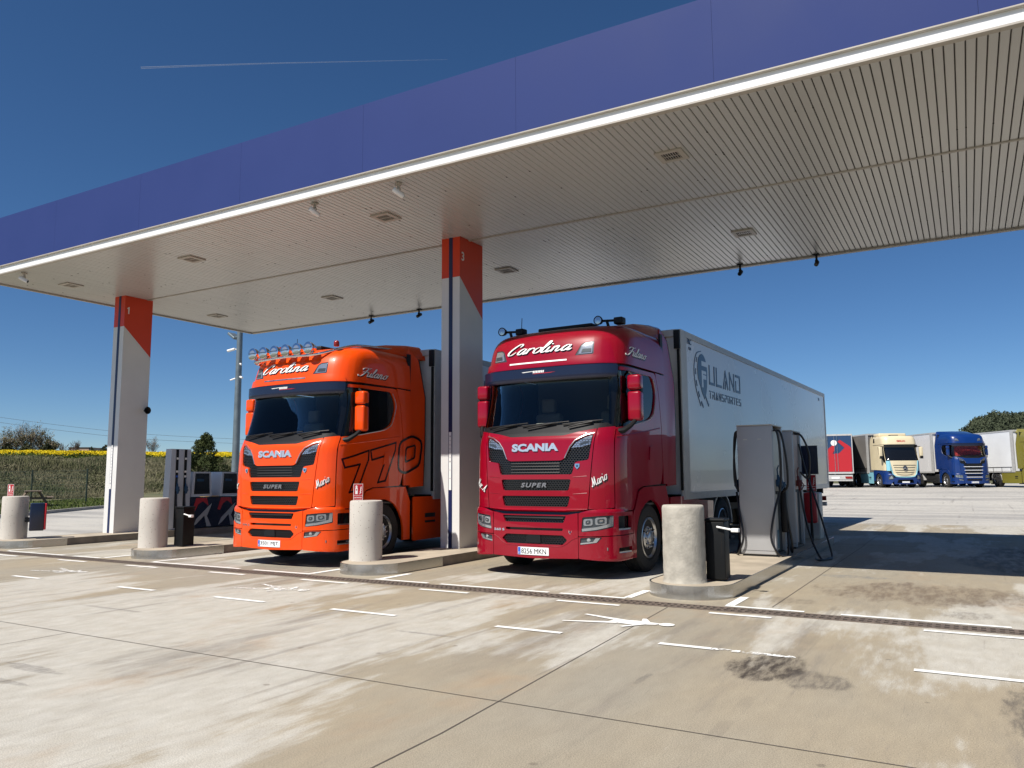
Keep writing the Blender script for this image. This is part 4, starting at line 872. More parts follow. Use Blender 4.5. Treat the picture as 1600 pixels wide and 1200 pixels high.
def column(x0, x1, y0, y1, num, label, stext):
    H_ = 5.80; root = thing('canopy_column', label, 'column', ((x0+x1)/2, (y0+y1)/2, .15), group='columns holding up the canopy'); a = (x1-x0)/2; b2 = (y1-y0)/2; ht = H_-.15; zf = 5.04-.15; zb_ = 4.36-.15
    w_ = MB()
    prof = [(-b2, 0), (b2, 0), (b2, zb_), (-b2, zf)]; w_.prism(prof, lambda u, v, d: (-a+2*a*d, u, v)); w_.build('column_lower', M['col_white'], root, smooth=False)
    w_ = MB(); w_.prism([(-b2, zf+.002), (b2, zb_+.002), (b2, ht), (-b2, ht)], lambda u, v, d: (-a+2*a*d, u, v)); w_.build('column_top', M['col_orange'], root, smooth=False)
    s_ = MB(); s_.box((-.035, -b2-.006, .0), (.045, -b2-.0005, ht)); st = s_.build('column_stripe', M['col_navy'], root, smooth=False)
    p = MB(); p.box((-.022, -b2-.010, 1.02), (.032, -b2-.0065, 2.05)); pp = p.build('sticker', M['white'], st, smooth=False)
    for i, ch in enumerate(stext):
        if ch == ' ': continue
        v, f = textfit(ch, .02, .028); flat('sticker_text', ([(q[0]-.005, q[1]+1.96-i*.075) for q in v], f), lambda u, v_, d: (u, -b2-.010-d, v_), M['greyletter'], pp, th=.001)
    v, f = textfit(num, .085, .17, bold=.02) if num != '1' else ([(.03, 0), (.06, 0), (.06, .17), (.035, .17), (.03, .15), (0, .14), (0, .12), (.03, .12)], [(0, 1, 2, 7), (7, 2, 3, 4), (7, 4, 5, 6)]); flat('column_number', ([(q[0]-b2+.06, q[1]+5.35-.15) for q in v], f), lambda u, v_, d: (a+d, u, v_), M['white'], root, th=.002)
    return root
c3 = column(-8.21, -7.81, 11.64, 12.42, '3', 'square column numbered 3 between the two front lorries, orange top over white', '1400001 2 4  ')
c1 = column(-17.68, -17.28, 11.36, 12.10, '1', 'square column numbered 1 at the left, orange top over white', '140000000001')
b_ = MB(); b_.lathe([(.02, 0), (.03, .02), (.085, .12), (.09, .13), (.08, .13), (.03, .05), (.001, .05)], 20, Matrix.Rotation(math.pi/2, 4, 'Y')); sp_ = b_.build('horn_speaker', M['black']); sp_.location = (-17.27, 12.0, 3.05); tag(sp_, 'small black horn loudspeaker on the right side of the column numbered 1', 'loudspeaker')
# ================================================================ canopy
XL, XR, YF, YR = -18.62, 9.0, 8.70, 16.50
cn = thing('canopy', 'huge flat fuel station canopy with a blue fascia and beige slatted ceiling', 'canopy', (0, 0, 0))
xs = [XL]+[-18.33+2.665*k for k in range(1, 11)]+[XR]; xs = [XL, -15.67, -12.96, -10.27, -7.6, -4.94, -2.28, .38, 3.05, 5.7, 8.4, XR]
for a, b in zip(xs, xs[1:]):
    m_ = MB(); m_.box((a+.0012, YF, 5.952), (b-.0012, YF+.03, 7.03)); m_.build('fascia_panel', M['fascia'], cn, smooth=False)
m_ = MB(); m_.box((XL, YF+.031, 5.955), (XL+.03, YR, 7.028)); m_.box((XR-.03, YF+.031, 5.955), (XR, YR-.031, 7.028)); m_.box((XL+.031, YR-.03, 5.955), (XR, YR, 7.028)); m_.build('fascia_panel', M['fascia'], cn, smooth=False)
m_ = MB(); m_.box((XL+.04, YF+.04, 5.99), (XR-.04, YR-.04, 6.98)); m_.build('roof_deck', M['soffit_gap'], cn, smooth=False)
m_ = MB(); m_.box((XL-.01, YF-.012, 5.932), (XR, YF+.055, 5.948)); m_.build('drip_edge', M['beige'], cn, smooth=False)
m_ = MB(); m_.box((XL+.002, YF+.045, 5.868), (XR, YF+.075, 5.931)); m_.build('recess_board', M['white_paint'], cn, smooth=False)
for a, b in zip(xs[::2], xs[2::2]+[XR]):
    if b > a: m_ = MB(); m_.box((a+.0015, YF+.012, 5.788), (b-.0015, YF+.07, 5.867)); m_.build('white_gutter', M['white_paint'], cn, smooth=False)
m_ = MB(); m_.box((XL+.002, YF+.012, 5.765), (XR, YF+.10, 5.787)); m_.box((XL, YF+.101, 5.75), (XL+.06, YR-.12, 5.93)); m_.box((XR-.06, YF+.101, 5.75), (XR, YR-.12, 5.93)); m_.box((XL+.002, YR-.115, 5.76), (XR, YR-.01, 5.95)); m_.build('ceiling_edge', M['beige'], cn, smooth=False)
m_ = MB(); m_.box((XL+.065, YF+.105, 5.83), (XR-.065, YR-.125, 5.90)); m_.build('ceiling_void', M['soffit_gap'], cn, smooth=False)
m_ = MB(); x = XL+.07; lights = [(X_, Y_) for X_ in (-17.37, -13.23, -8.27, -3.26, 1.75, 6.75) for Y_ in (10.08, 14.12)]
while x < XR-.17:
    for (y0, y1) in ((YF+.108, 11.925), (11.985, YR-.128)):
        dz = random.uniform(-.0012, .0012); xa, xb = x+.003, x+.0945
        m_.add([(xa, y0, 5.80), (xa+.006, y0, 5.788+dz), (xb-.006, y0, 5.788+dz), (xb, y0, 5.80), (xa, y1, 5.80), (xa+.006, y1, 5.788+dz), (xb-.006, y1, 5.788+dz), (xb, y1, 5.80)], [(0, 1, 5, 4), (1, 2, 6, 5), (2, 3, 7, 6), (0, 3, 2, 1), (4, 5, 6, 7), (0, 4, 7, 3)])
    x += .0995
for i in range(260):
    k = random.randrange(int((XR-XL-.3)/.0995)); xx = XL+.07+k*.0995-.0012; yy = random.choice([9.6, 10.4, 11.2, 12.7, 13.5, 14.3, 15.1, 15.9])+random.uniform(-.03, .03); s_ = .009
    m_.box((xx-s_, yy-s_*1.6, 5.7835), (xx+s_, yy+s_*1.6, 5.7868), mi=1)
m_.build('ceiling_slats', [M['soffit'], M['soffit_gap']], cn, smooth=False)
m_ = MB(); m_.box((XL+.07, 11.930, 5.776), (XR-.07, 11.980, 5.794)); m_.build('ceiling_seam', M['beige'], cn, smooth=False)
lab = ['recessed square ceiling light nearest the left corner of the canopy front', 'recessed square ceiling light nearest the rear left corner, above column 1', 'second ceiling light from the left in the front row, right of column 1', 'second ceiling light from the left in the rear row',
       'third ceiling light from the left in the front row, up left of column 3', 'third ceiling light from the left in the rear row, just right of column 3', 'largest and nearest ceiling light, front row above the red lorry', 'rear row ceiling light above the red lorry trailer']
for i, (X_, Y_) in enumerate(lights[:8]):
    r = thing('ceiling_light', lab[i], 'ceiling light', (X_, Y_, 5.786), group='square lights set into the canopy ceiling')
    m_ = MB(); s1, s2 = .19, .12
    for a in ((-s1, -s1, s1, -s2), (-s1, s2, s1, s1), (-s1, -s2, -s2, s2), (s2, -s2, s1, s2)): m_.box((a[0], a[1], -.022), (a[2], a[3], -.001))
    m_.build('light_frame', M['beige'], r, smooth=False)
    m_ = MB(); m_.box((-s2, -s2, -.006), (s2, s2, -.001)); m_.build('light_recess', M['gloss_black'], r, smooth=False)
    m_ = MB()
    for k in range(-3, 4): m_.box((k*.034-.004, -s2, -.016), (k*.034+.004, s2, -.0065))
    for k in (-.004,): m_.box((-s2, -.01, -.018), (s2, .01, -.0165))
    m_.build('light_grille', M['beige'], r, smooth=False)
def cctv(x, y, label, hang=.06, rz=0, dark=False, tilt=.5):
    r = thing('security_camera', label, 'camera', (x, y, 5.786), rz, group='cameras fixed under the canopy edge')
    mt = M['black'] if dark else M['beige']
    m_ = MB(); m_.box((-.06, -.04, -.03), (.06, .04, -.001), bev=.008); m_.tube([(0, 0, -.02), (0, 0, -hang-.04)], .022, 10); m_.lathe([(.001, -.035), (.03, -.02), (.035, 0), (.03, .02), (.001, .035)], 12, Matrix.Translation((0, 0, -hang-.04))); m_.build('camera_bracket', mt, r, ang=50)
    c = MB(); T = Matrix.Translation((0, 0, -hang-.09)) @ Matrix.Rotation(tilt, 4, 'X'); c.lathe([(.001, -.10), (.038, -.10), (.042, -.09), (.042, .08), (.036, .09), (.001, .09)], 16, T @ Matrix.Rotation(math.pi/2, 4, 'X')); co = c.build('camera_body', M['white'] if not dark else M['black'], r, ang=50)
    c = MB(); c.lathe([(.001, 0), (.03, 0), (.03, .006), (.001, .006)], 14, T @ Matrix.Translation((0, -.088, 0)) @ Matrix.Rotation(math.pi/2, 4, 'X')); c.build('camera_lens', M['gloss_black'], co)
cctv(-7.13, 8.98, 'white camera under the front canopy edge nearest to column 3', rz=2.6); cctv(-8.82, 8.97, 'white camera under the front canopy edge, left of the nearest one', rz=2.8); cctv(-17.17, 8.95, 'white camera under the front canopy edge at its far left end', rz=2.2)
cctv(-2.36, 16.3, 'small dark camera hanging from the rear canopy edge, rightmost in the photo', dark=True, hang=.10); cctv(-3.86, 16.25, 'small dark camera hanging from the rear canopy edge above the red lorry trailer', dark=True, hang=.10)
cctv(-12.22, 16.3, 'small dark camera on the rear canopy edge just left of column 3', dark=True, hang=.08); cctv(-13.82, 16.28, 'small dark camera on the rear canopy edge above the orange cab', dark=True, hang=.08)
# ================================================================ pumps on the right island
M['pale'] = mat('pale_panel', (.46, .46, .42), .4, noise=.15, nscale=6); M['pink'] = mat('faded_pink_panel', (.50, .36, .30), .5, noise=.2, nscale=5); M['aqua'] = mat('blue_label', (.04, .12, .18), .4)
def hose_loop(root, pts, r=.017, nm='hose'):
    m_ = MB(); m_.tube(catmull(pts, 7), r, 8); return m_.build(nm, M['hose'], root, ang=80)
def nozzle(root, x, y, z, m='nozzle', sx=1):
    n = MB(); n.tube([(x, y, z+.13), (x+sx*.02, y, z+.02), (x+sx*.03, y, z-.12)], [.018, .03, .024], 8); n.box((x-.03, y-.025, z-.05), (x+.07*sx, y+.025, z+.06), bev=.012); n.tube([(x+sx*.05, y, z+.05), (x+sx*.10, y, z-.03), (x+sx*.05, y, z-.11)], .009, 6); n.tube([(x, y, z+.12), (x-.005*sx, y, z+.22), (x+.02*sx, y, z+.28)], .011, 6); return n.build('nozzle', M[m], root, ang=50)
def pump(name, label, x0, x1, y0, y1, zt, nm='nozzle', strip='pale'):
    r = thing(name, label, 'fuel pump', ((x0+x1)/2, (y0+y1)/2, .15), group='diesel pumps on the right island'); a = (x1-x0)/2; b2 = (y1-y0)/2; h = zt-.15
    for sy in (-1, 1):
        m_ = MB(); m_.box((-a, sy*b2, .03), (a, sy*(b2-.10), h), bev=.012); m_.build('side_panel', M['bluegrey'], r, ang=60)
    m_ = MB(); m_.box((-a+.05, -b2+.101, .05), (a-.05, b2-.101, h-.03)); m_.box((-a+.02, -b2+.02, 0), (a-.02, b2-.02, .045)); core = m_.build('pump_core', M['chassis'], r, smooth=False)
    [MB().box((-a+.10+k*.22, -b2-.0025, h-.22), (-a+.16+k*.22, -b2-.0005, h-.20)).build('panel_sticker', M['pale'], r, smooth=False) for k in range(2)]
    m_ = MB(); m_.box((-a+.006, -b2-.0018, .085), (a-.006, -b2-.0003, .09)); m_.build('panel_seam', M['void'], r, smooth=False)
    m_ = MB(); m_.box((-a-.002, -b2-.002, h+.001), (a+.002, b2+.002, h+.02)); m_.build('pump_top', M['beige'], r, smooth=False)
    for sx in (-1, 1):
        m_ = MB(); m_.box((sx*(a-.049), -b2+.105, 1.0), (sx*(a-.01), b2-.30, h-.05)); m_.box((sx*(a-.049), -b2+.105, .10), (sx*(a-.01), -b2+.26, .95)); m_.build('nozzle_panel', M[strip], core, smooth=False)
    return r, a, b2, h
r, a, b2, h = pump('diesel_pump', 'tall grey slab pump in front, dark blue nozzles and looping black hoses', -3.16, -2.62, 12.62, 13.42, 2.17, strip='pale')
for sx, n_ in ((1, 2), (-1, 1)):
    for k in range(2):
        y = -.18+.22*k; nozzle(r, sx*(a+.02), y, 1.12-.04*k, sx=sx)
    hose_loop(r, [(sx*a, -.28, 1.95), (sx*(a+.06), -.28, 1.90), (sx*(a+.09), -.26, 1.55), (sx*(a+.08), -.24, 1.20), (sx*(a+.05), -.24, .98)])
    hose_loop(r, [(sx*a, -.10, 1.96), (sx*(a+.08), -.10, 1.90), (sx*(a+.14), -.08, 1.5), (sx*(a+.14), -.05, 1.10), (sx*(a+.06), -.02, .98)])
    hose_loop(r, [(sx*(a+.06), -.30, .98), (sx*(a+.00), -.42, .70), (sx*(a-.06), -.47, .30), (sx*(a+.02), -.44, .07), (sx*(a+.08), -.30, .015), (sx*(a+.12), -.15, .02), (sx*(a+.10), 0, .25), (sx*(a+.06), .1, .6), (sx*(a+.05), .12, 1.0)])
    hose_loop(r, [(sx*(a+.07), .02, .98), (sx*(a+.10), .04, .6), (sx*(a+.14), .08, .2), (sx*(a+.12), .16, .03), (sx*(a+.07), .26, .2), (sx*(a+.05), .3, .9)])
    m_ = MB(); m_.box((sx*(a-.009), -b2+.11, .12), (sx*(a-.004), -b2+.25, .40)); m_.build('pump_label', M['aqua'], r, smooth=False)
    m_ = MB(); m_.box((sx*(a+.01), -.02, .35), (sx*(a+.10), .20, 1.05), bev=.02); m_.build('nozzle_boot', M['black'], r, ang=60)
r, a, b2, h = pump('diesel_pump', 'second grey pump further back, faded pink side strip and a red nozzle', -3.12, -2.60, 14.15, 14.95, 2.15, strip='pink')
M['noz_red'] = mat('nozzle_red', (.10, .008, .008), .4)
nozzle(r, a+.02, -.15, 1.10, 'noz_red')
hose_loop(r, [(a, -.2, 1.96), (a+.12, -.18, 1.92), (a+.22, -.12, 1.6), (a+.18, -.08, 1.2), (a+.06, -.12, 1.3)]); hose_loop(r, [(a+.05, -.15, .98), (a+.10, -.16, .6), (a+.22, -.35, .2), (a+.40, -.55, -.13), (a+.5, -.45, -.13), (a+.52, -.2, -.10), (a+.40, .0, .3), (a+.25, .15, .8), (a+.1, .2, 1.3), (a, .2, 1.8)])
hose_loop(r, [(a+.30, -.45, -.13), (a+.34, -.62, -.135), (a+.42, -.80, -.135), (a+.50, -.62, -.13), (a+.55, -.45, -.13)])
m_ = MB(); m_.box((-.2, .1, 1.05), (a+.004, .101+.6, 1.06)); m_.build('panel_joint', M['void'], r)
t = thing('information_board', 'blank navy board on a thin post behind the second pump', 'sign board', (-2.52, 15.2, .15))
m_ = MB(); m_.box((-.16, -.015, 1.26), (.16, .015, 1.78)); m_.build('board', M['navy'], t, smooth=False); m_ = MB(); m_.tube([(0, .03, 0), (0, .03, 1.6)], .02, 8); m_.build('post', M['black'], t)
t = thing('extinguisher_cabinet', 'red fire extinguisher cover standing near the far end of the right island', 'fire extinguisher', (-2.62, 15.75, .15))
m_ = MB(); m_.box((-.10, -.1, .35), (.12, .1, .92), bev=.04); m_.build('cover', M['signred'], t, ang=60); m_ = MB(); m_.box((-.02, .02, 0), (.03, .05, .36)); m_.build('stand', M['black'], t)
ext_sign(-2.58, 15.72, 1.09, 1.15, 'red extinguisher sign above the red cover on the right island', 0)
t = thing('service_cabinet', 'low pale grey cabinet at the far end of the right island', 'cabinet', (-2.78, 16.6, .15)); m_ = MB(); m_.box((-.22, -.2, .0), (.22, .2, .90), bev=.02); m_.build('cabinet_body', M['pale'], t, ang=60); m_ = MB(); m_.box((-.19, -.204, .08), (.19, -.2005, .84)); m_.build('cabinet_door', M['bluegrey'], t)
# left: multi-product dispensers on the leftmost island, behind column 1
t = thing('fuel_dispenser', 'tall tapered grey dispenser beside a low navy base with red and grey chevrons', 'fuel dispenser', (-17.25, 12.55, .15), group='car dispensers on the leftmost island')
def wedge(b_, x0, x1, y0, y1, z0, z1, ty0, ty1, mi=0, tx=0):  # tapers along y towards the top
    b_.add([(x0, y0, z0), (x1, y0, z0), (x1, y1, z0), (x0, y1, z0), (x0+tx, y0+ty0, z1), (x1-tx, y0+ty0, z1), (x1-tx, y1-ty1, z1), (x0+tx, y1-ty1, z1)], [(3,2,1,0),(4,5,6,7),(0,1,5,4),(1,2,6,5),(2,3,7,6),(3,0,4,7)], mi)
b_ = MB(); wedge(b_, .12, .34, -.06, .58, .02, 1.98, .06, .02, tx=.0); b_.build('dispenser_tower', M['disp'], t, smooth=False)
for k in range(2):
    y = .16+.24*k; b_ = MB(); b_.box((.343, y-.035, .05), (.352, y+.035, 1.97)); sl2 = b_.build('nozzle_slot', M['black'], t, smooth=False)
    nozzle(t, .38, y, 1.0, 'nozzle'); hose_loop(t, [(.36, y, .9), (.43, y-.03, .6), (.45, y+.04, .25), (.37, y+.05, .1)])
    for z in (1.72, 1.40, 1.28): b_ = MB(); b_.box((.353, y-.03, z), (.358, y+.03, z+.05)); b_.build('grade_label', M['white'] if z != 1.28 or k else M['plateblue'], sl2, smooth=False)
b_ = MB(); b_.box((-.34, .60, .02), (.345, 2.35, .78)); base = b_.build('dispenser_base', M['navy'], t, smooth=False)
gf = lambda u, v, d: (.345+d, u, v)
for y in (.66, 1.42):
    flat('chevron', ([(y, .46), (y+.10, .76), (y+.42, .76), (y+.48, .56), (y+.30, .68), (y+.16, .60), (y+.08, .44)], [(0, 1, 5, 6), (1, 2, 3, 4), (1, 4, 5)]), gf, M['signred'], base, th=.003)
    flat('chevron', ([(y+.04, .06), (y+.12, .24), (y+.50, .56), (y+.58, .62), (y+.54, .52), (y+.44, .30), (y+.58, .04), (y+.44, .04), (y+.36, .32), (y+.14, .12)], [(0, 1, 9), (1, 2, 8, 9), (2, 3, 4, 5), (2, 5, 8), (5, 6, 7, 8)]), gf, M['bluegrey'], base, th=.003)
for y0 in (.62, 1.50):
    b_ = MB(); wedge(b_, -.33, .33, y0, y0+.62, .80, 1.42, .05, .05); hd = b_.build('display_head', M['disp'], t, smooth=False)
    b_ = MB(); b_.add([(.334, y0+.07, .86), (.334, y0+.55, .86), (.334, y0+.52, 1.38), (.334, y0+.10, 1.38)], [(0, 1, 2, 3)]); b_.build('display', M['gloss_black'], hd, smooth=False)
    b_ = MB(); b_.add([(.338, y0+.14, 1.18), (.338, y0+.36, 1.18), (.338, y0+.36, 1.24), (.338, y0+.14, 1.24)], [(0, 1, 2, 3)]); b_.build('display_label', M['nozzle'], hd, smooth=False)
t = thing('waste_bin', 'small yellow bin seen between the car dispenser heads', 'bin', (-19.6, 15.9, .0)); b_ = MB(); b_.box((-.2, -.2, .35), (.2, .2, 1.22), bev=.03); b_.build('bin_body', M['yellow'], t, ang=60); b_ = MB(); b_.box((-.22, -.22, 1.225), (.22, .22, 1.34), bev=.03); b_.box((-.02, -.02, 0), (.02, .02, .36)); b_.build('bin_lid', M['yellow'], t, ang=60); b_ = MB(); b_.box((-.05, -.205, 1.05), (.14, -.2005, 1.17)); b_.box((.2005, -.1, 1.05), (.205, .12, 1.17)); b_.build('bin_mouth', M['black'], t)
# light mast
mx, my = -26.0, 22.3
t = thing('light_mast', 'tall grey steel mast with a floodlight and small cameras, left of the orange lorry', 'mast', (mx, my, 0))
b_ = MB(); b_.tube([(0, 0, 0), (0, 0, 5), (0, 0, 9.5)], [.16, .13, .10], 16); b_.build('pole', M['galv'], t)
b_ = MB(); T = Matrix.Translation((-.45, .1, 7.35)) @ Matrix.Rotation(.6, 4, 'Y'); b_.box((-.24, -.2, -.05), (.24, .2, .05), bev=.02); b_.xf(T); fl = b_.build('floodlight', M['galv'], t, ang=60); b_ = MB(); b_.box((-.17, -.14, -.056), (.17, .14, -.051)); b_.xf(T); b_.build('floodlight_glass', M['pale'], fl); b_ = MB(); b_.tube([(0, 0, 7.3), (-.3, .05, 7.3)], .03, 8); b_.build('arm', M['galv'], t)
for z, sx, s_ in ((6.75, -1, 1.2), (6.1, 1, .7), (5.55, 1, .9), (5.5, -1, .7)):
    b_ = MB(); b_.tube([(sx*.1, -.02, z), (sx*.28*s_, -.06, z+.03)], .02, 6); b_.tube([(sx*.18*s_, -.05, z+.02), (sx*.45*s_, -.15, z-.05)], .045*s_, 10); b_.build('mast_camera', M['white'], t, ang=60)
# ================================================================ lorries at the pumps
def strip(r, m):
    V = []; n = 16
    for i in range(n+1): x = -.60+1.04*i/n; V += [(x, 3.214), (x, 3.236)]
    flat('roof_stripe', (V, [(2*i, 2*i+2, 2*i+3, 2*i+1) for i in range(n)]), sfn(.048), M[m], r, th=.003)
def dress_red(r):
    flat('maker_lettering', onto(textfit('SCANIA', .80, .118, bold=.05), -.40, 1.845), sfn(.020), M['silver'], r, th=.014)
    flat('grille_lettering', onto(textfit('SUPER', .44, .07, bold=.035, shear=.25, space=1.25), -.235, 1.31), sfn(.012), M['greyletter'], r, th=.012)
r = thing('tractor_unit', 'glossy crimson tractor unit with a high roof, parked between the right island and column 3', 'lorry', (-5.35, 9.86, 0), -.03, scale=.95, group='lorry cabs standing at the pumps')
make_cab(r, 'red', dict(plate='8256 MKN', dash=1)); make_chassis(r, 'red'); dress_red(r)
script_on(r, 'Carolina', -.70, 3.385, 1.20, .185, off=.021); script_on(r, 'Fulano', 1.36, 3.30, .90, .15, off=.020)
script_on(r, 'Mario', .92, 1.31, .27, .13, .52, off=.020); script_on(r, 'Mar. A.', -1.22, 1.36, .30, .13, -.45, off=.020)
strip(r, 'white_paint')
v, f = textfit('560 S', .19, .036, bold=.02); flat('power_lettering', onto((v, f), -.70, .665), sfn(.031), M['silver'], r, th=.004)
badge(r, .70, 1.62); badge(r, .60, .67, .024)
b_ = MB()
for sx, x0 in ((-1, -1.20), (1, .62)):
    T = Matrix.Translation((x0, 1.05, 3.95)) @ Matrix.Rotation(math.pi/2, 4, 'X')
    b_ = MB(); b_.lathe([(.03, -.10), (.055, -.06), (.072, 0), (.075, .03), (.066, .03), (.001, .015)], 20, T); b_.tube([(x0, 1.1, 3.95), (x0+.3, 1.1, 3.93)], .02, 8); b_.tube([(x0+.12, 1.1, 3.95), (x0+.16, 1.12, 3.78)], .025, 8); b_.box((x0+.27, 1.02, 3.86), (x0+.42, 1.18, 3.97), bev=.02); b_.tube([(x0+.35, 1.1, 3.95), (x0+.36, 1.1, 4.16)], .006, 6) if sx < 0 else None
    b_.build('roof_lamp_bracket' if 0 else 'spot_lamp', M['black'], r, ang=50)
    g_ = MB(); g_.lathe([(.001, .018), (.062, .024), (.062, .028), (.001, .034)], 20, T); g_.build('spot_glass', M['lampglass'], r)
b_ = MB(); b_.box((-.5, 1.05, 3.87), (.5, 1.5, 3.93), bev=.02); b_.build('roof_hatch', M['black'], r, ang=60)
ri = MB(); ri.box((1.0, 2.78, 3.70), (1.22, 2.95, 3.98)); 
t = thing('semi_trailer', 'white refrigerated semi-trailer with a blue haulage logo, coupled to the crimson tractor', 'trailer', (-5.35, 9.86, 0), -.03, scale=.95, group='white trailers at the pumps'); make_trailer(t, logo=True)
r2 = thing('tractor_unit', 'bright orange tractor unit with chrome roof lamps and large 770 outline numerals on its door', 'lorry', (-9.787, 9.148, 0), .0009, scale=.939, group='lorry cabs standing at the pumps')
make_cab(r2, 'orange', dict(plate='3501 MJT')); make_chassis(r2, 'orange'); dress_red(r2)
script_on(r2, 'Carolina', -.74, 3.365, 1.18, .185, off=.021); script_on(r2, 'Fulano', 1.40, 3.27, .98, .17, off=.020)
script_on(r2, 'Mario', .93, 1.31, .27, .13, .52, off=.020); script_on(r2, 'A.', -1.16, 1.36, .15, .12, -.45, off=.020)
strip(r2, 'alu')
v, f = textfit('770 S', .19, .036, bold=.02); flat('power_lettering', onto((v, f), -.70, .665), sfn(.031), M['greyletter'], r2, th=.004)
badge(r2, .70, 1.62); badge(r2, -.70, 1.62); badge(r2, .60, .67, .024)
def outline_num(pts, w_=.045, closed=True, k=0):
    P = [Vector((a, b, 0)) for a, b in pts]
    if closed: P = P+[P[0]]
    V = []; F = []
    for i in range(len(P)-1):
        d = (P[i+1]-P[i]).normalized(); n = Vector((-d.y, d.x, 0))*w_/2; e = d*w_*.45; A = P[i]-e; B = P[i+1]+e; n_ = max(1, int((B-A).length/.10))
        for j in range(n_):
            a = A+(B-A)*j/n_; b = A+(B-A)*(j+1)/n_; o_ = len(V); V += [(a.x+n.x, a.y+n.y, (i % 3)*.0008), (b.x+n.x, b.y+n.y, (i % 3)*.0008), (b.x-n.x, b.y-n.y, (i % 3)*.0008), (a.x-n.x, a.y-n.y, (i % 3)*.0008)]; F.append((o_, o_+1, o_+2, o_+3))
    return V, F
S1 = [(1.33, 1.80), (1.97, 1.965), (1.97, 1.80), (1.70, 1.27), (1.50, 1.24), (1.745, 1.72), (1.39, 1.66)]
S2 = [(2.02, 1.97), (2.74, 2.13), (2.74, 1.98), (2.46, 1.43), (2.25, 1.40), (2.50, 1.89), (2.07, 1.80)]
flat('door_numerals', outline_num(S1, .032), sfn(.0175), M['gloss_black'], r2, th=.001); flat('door_numerals', outline_num(S2, .032), sfn(.0175), M['gloss_black'], r2, th=.001)
flat('door_numerals', outline_num(rnd([(2.84, 1.62), (3.06, 1.56), (3.52, 1.72), (3.60, 2.18), (3.28, 2.28), (2.86, 2.14)], .12, 3), .045), lambda u, v, d: SN(min(u, 3.23), v, .018+d) if u <= 3.23 else (1.262+d, S(3.23, v)[1]+(u-3.23), v), M['gloss_black'], r2, th=.001)
flat('door_numerals', outline_num(rnd([(3.06, 1.77), (3.36, 1.86), (3.38, 2.10), (3.08, 2.04)], .05, 3), .035), lambda u, v, d: SN(min(u, 3.23), v, .018+d) if u <= 3.23 else (1.262+d, S(3.23, v)[1]+(u-3.23), v), M['gloss_black'], r2, th=.001)
# lamp bar
b_ = MB(); b_.tube(catmull([(-1.02, .66, 3.60), (-.98, .42, 3.64), (-.5, .34, 3.65), (0, .32, 3.655), (.5, .36, 3.65), (.72, .50, 3.70), (.90, .9, 3.84), (.92, 1.3, 3.90), (.90, 2.2, 3.95)], 6), .026, 10); b_.tube(catmull([(-1.0, .5, 3.62), (-1.0, .9, 3.80), (-.92, 1.4, 3.92), (-.88, 2.2, 3.96)], 6), .026, 10); b_.build('lamp_bar', M['chrome'], r2, ang=80)
for i, x in enumerate((-.89, -.62, -.34, -.06, .22, .50)):
    T = Matrix.Translation((x, .30, 3.765)) @ Matrix.Rotation(math.pi/2, 4, 'X')
    c = MB(); c.lathe([(.02, -.13), (.07, -.11), (.10, -.03), (.110, .02), (.110, .04), (.100, .045)], 28, T); lp = c.build('roof_spot_lamp', M['chrome'], r2, ang=50)
    c = MB(); c.lathe([(.001, .052), (.05, .050), (.101, .036), (.101, .03), (.001, .02)], 28, T); c.build('lamp_glass', M['lampglass'], lp); c = MB(); c.box((x-.09, .245, 3.768), (x+.09, .258, 3.780)); c.build('lamp_cross', M['lampdark'], lp)
    c = MB(); c.tube([(x, .36, 3.66), (x, .36, 3.70)], .03, 8); c.build('lamp_foot', M['orange'], lp)
for x, y in ((.84, .62), (-.55, .62)):
    b_ = MB(); b_.lathe([(.04, -.06), (.05, -.05), (.05, .01), (.035, .04), (.001, .05)], 20, Matrix.Translation((x, y, 3.87))); b_.build('beacon', M['redlens'], r2, ang=50)
b_ = MB(); b_.tube([(-.2, .7, 3.7), (-.2, .7, 4.05)], .005, 6); b_.build('aerial', M['black'], r2)
b_ = MB(); b_.box((-.3, .80, 3.80), (.3, 1.3, 3.90), bev=.03); b_.build('roof_hatch', M['black'], r2, ang=60)
t = thing('semi_trailer', 'white refrigerated semi-trailer with a blue haulage logo, coupled to the orange tractor', 'trailer', (-9.787, 9.148, 0), .0009, scale=.939, group='white trailers at the pumps'); make_trailer(t, logo=True)
# ================================================================ lorries parked far off, in a slanting row
def at(px, depth, py=762):
    v = Vector(((px-800)/1225.3, -(py-600)/1225.3, -1)); d = _m @ v; p = Vector((0, 0, CAMH))+d*depth; return p.x, p.y
AZ = math.radians(29)
x, y = at(1524, 53.5); r3 = thing('tractor_unit', 'deep blue high-roof tractor unit with red curtains closed behind its windscreen', 'lorry', (x, y, gz(x, y)), AZ, scale=.97, group='lorries parked in the far row')
make_cab(r3, 'blue', dict(plate='', curtain=1, visor_text=False) if 0 else dict(plate='7110 LLZ', curtain=1, visor_text=False)); make_chassis(r3, 'blue', skirt=False)
for z, w_ in ((1.47, .66), (1.225, .63), (.985, .60), (.74, .56)):
    b_ = MB(); b_.tube([SN(-w_+2*w_*i/10, z, .035) for i in range(11)], .022, 6); b_.build('grille_bar', M['white'], r3)
t = thing('semi_trailer', 'white box semi-trailer behind the deep blue tractor in the far row', 'trailer', (x, y, gz(x, y)), AZ, scale=.97, group='trailers parked in the far row'); make_trailer(t)
x, y = at(1662, 50.5); r4 = thing('tractor_unit', 'olive green tractor unit cut by the right edge of the photo', 'lorry', (x, y, gz(x, y)), AZ, scale=.97, group='lorries parked in the far row'); make_cab(r4, 'olive', dict(plate='4402 KDV', visor_text=False)); make_chassis(r4, 'olive')
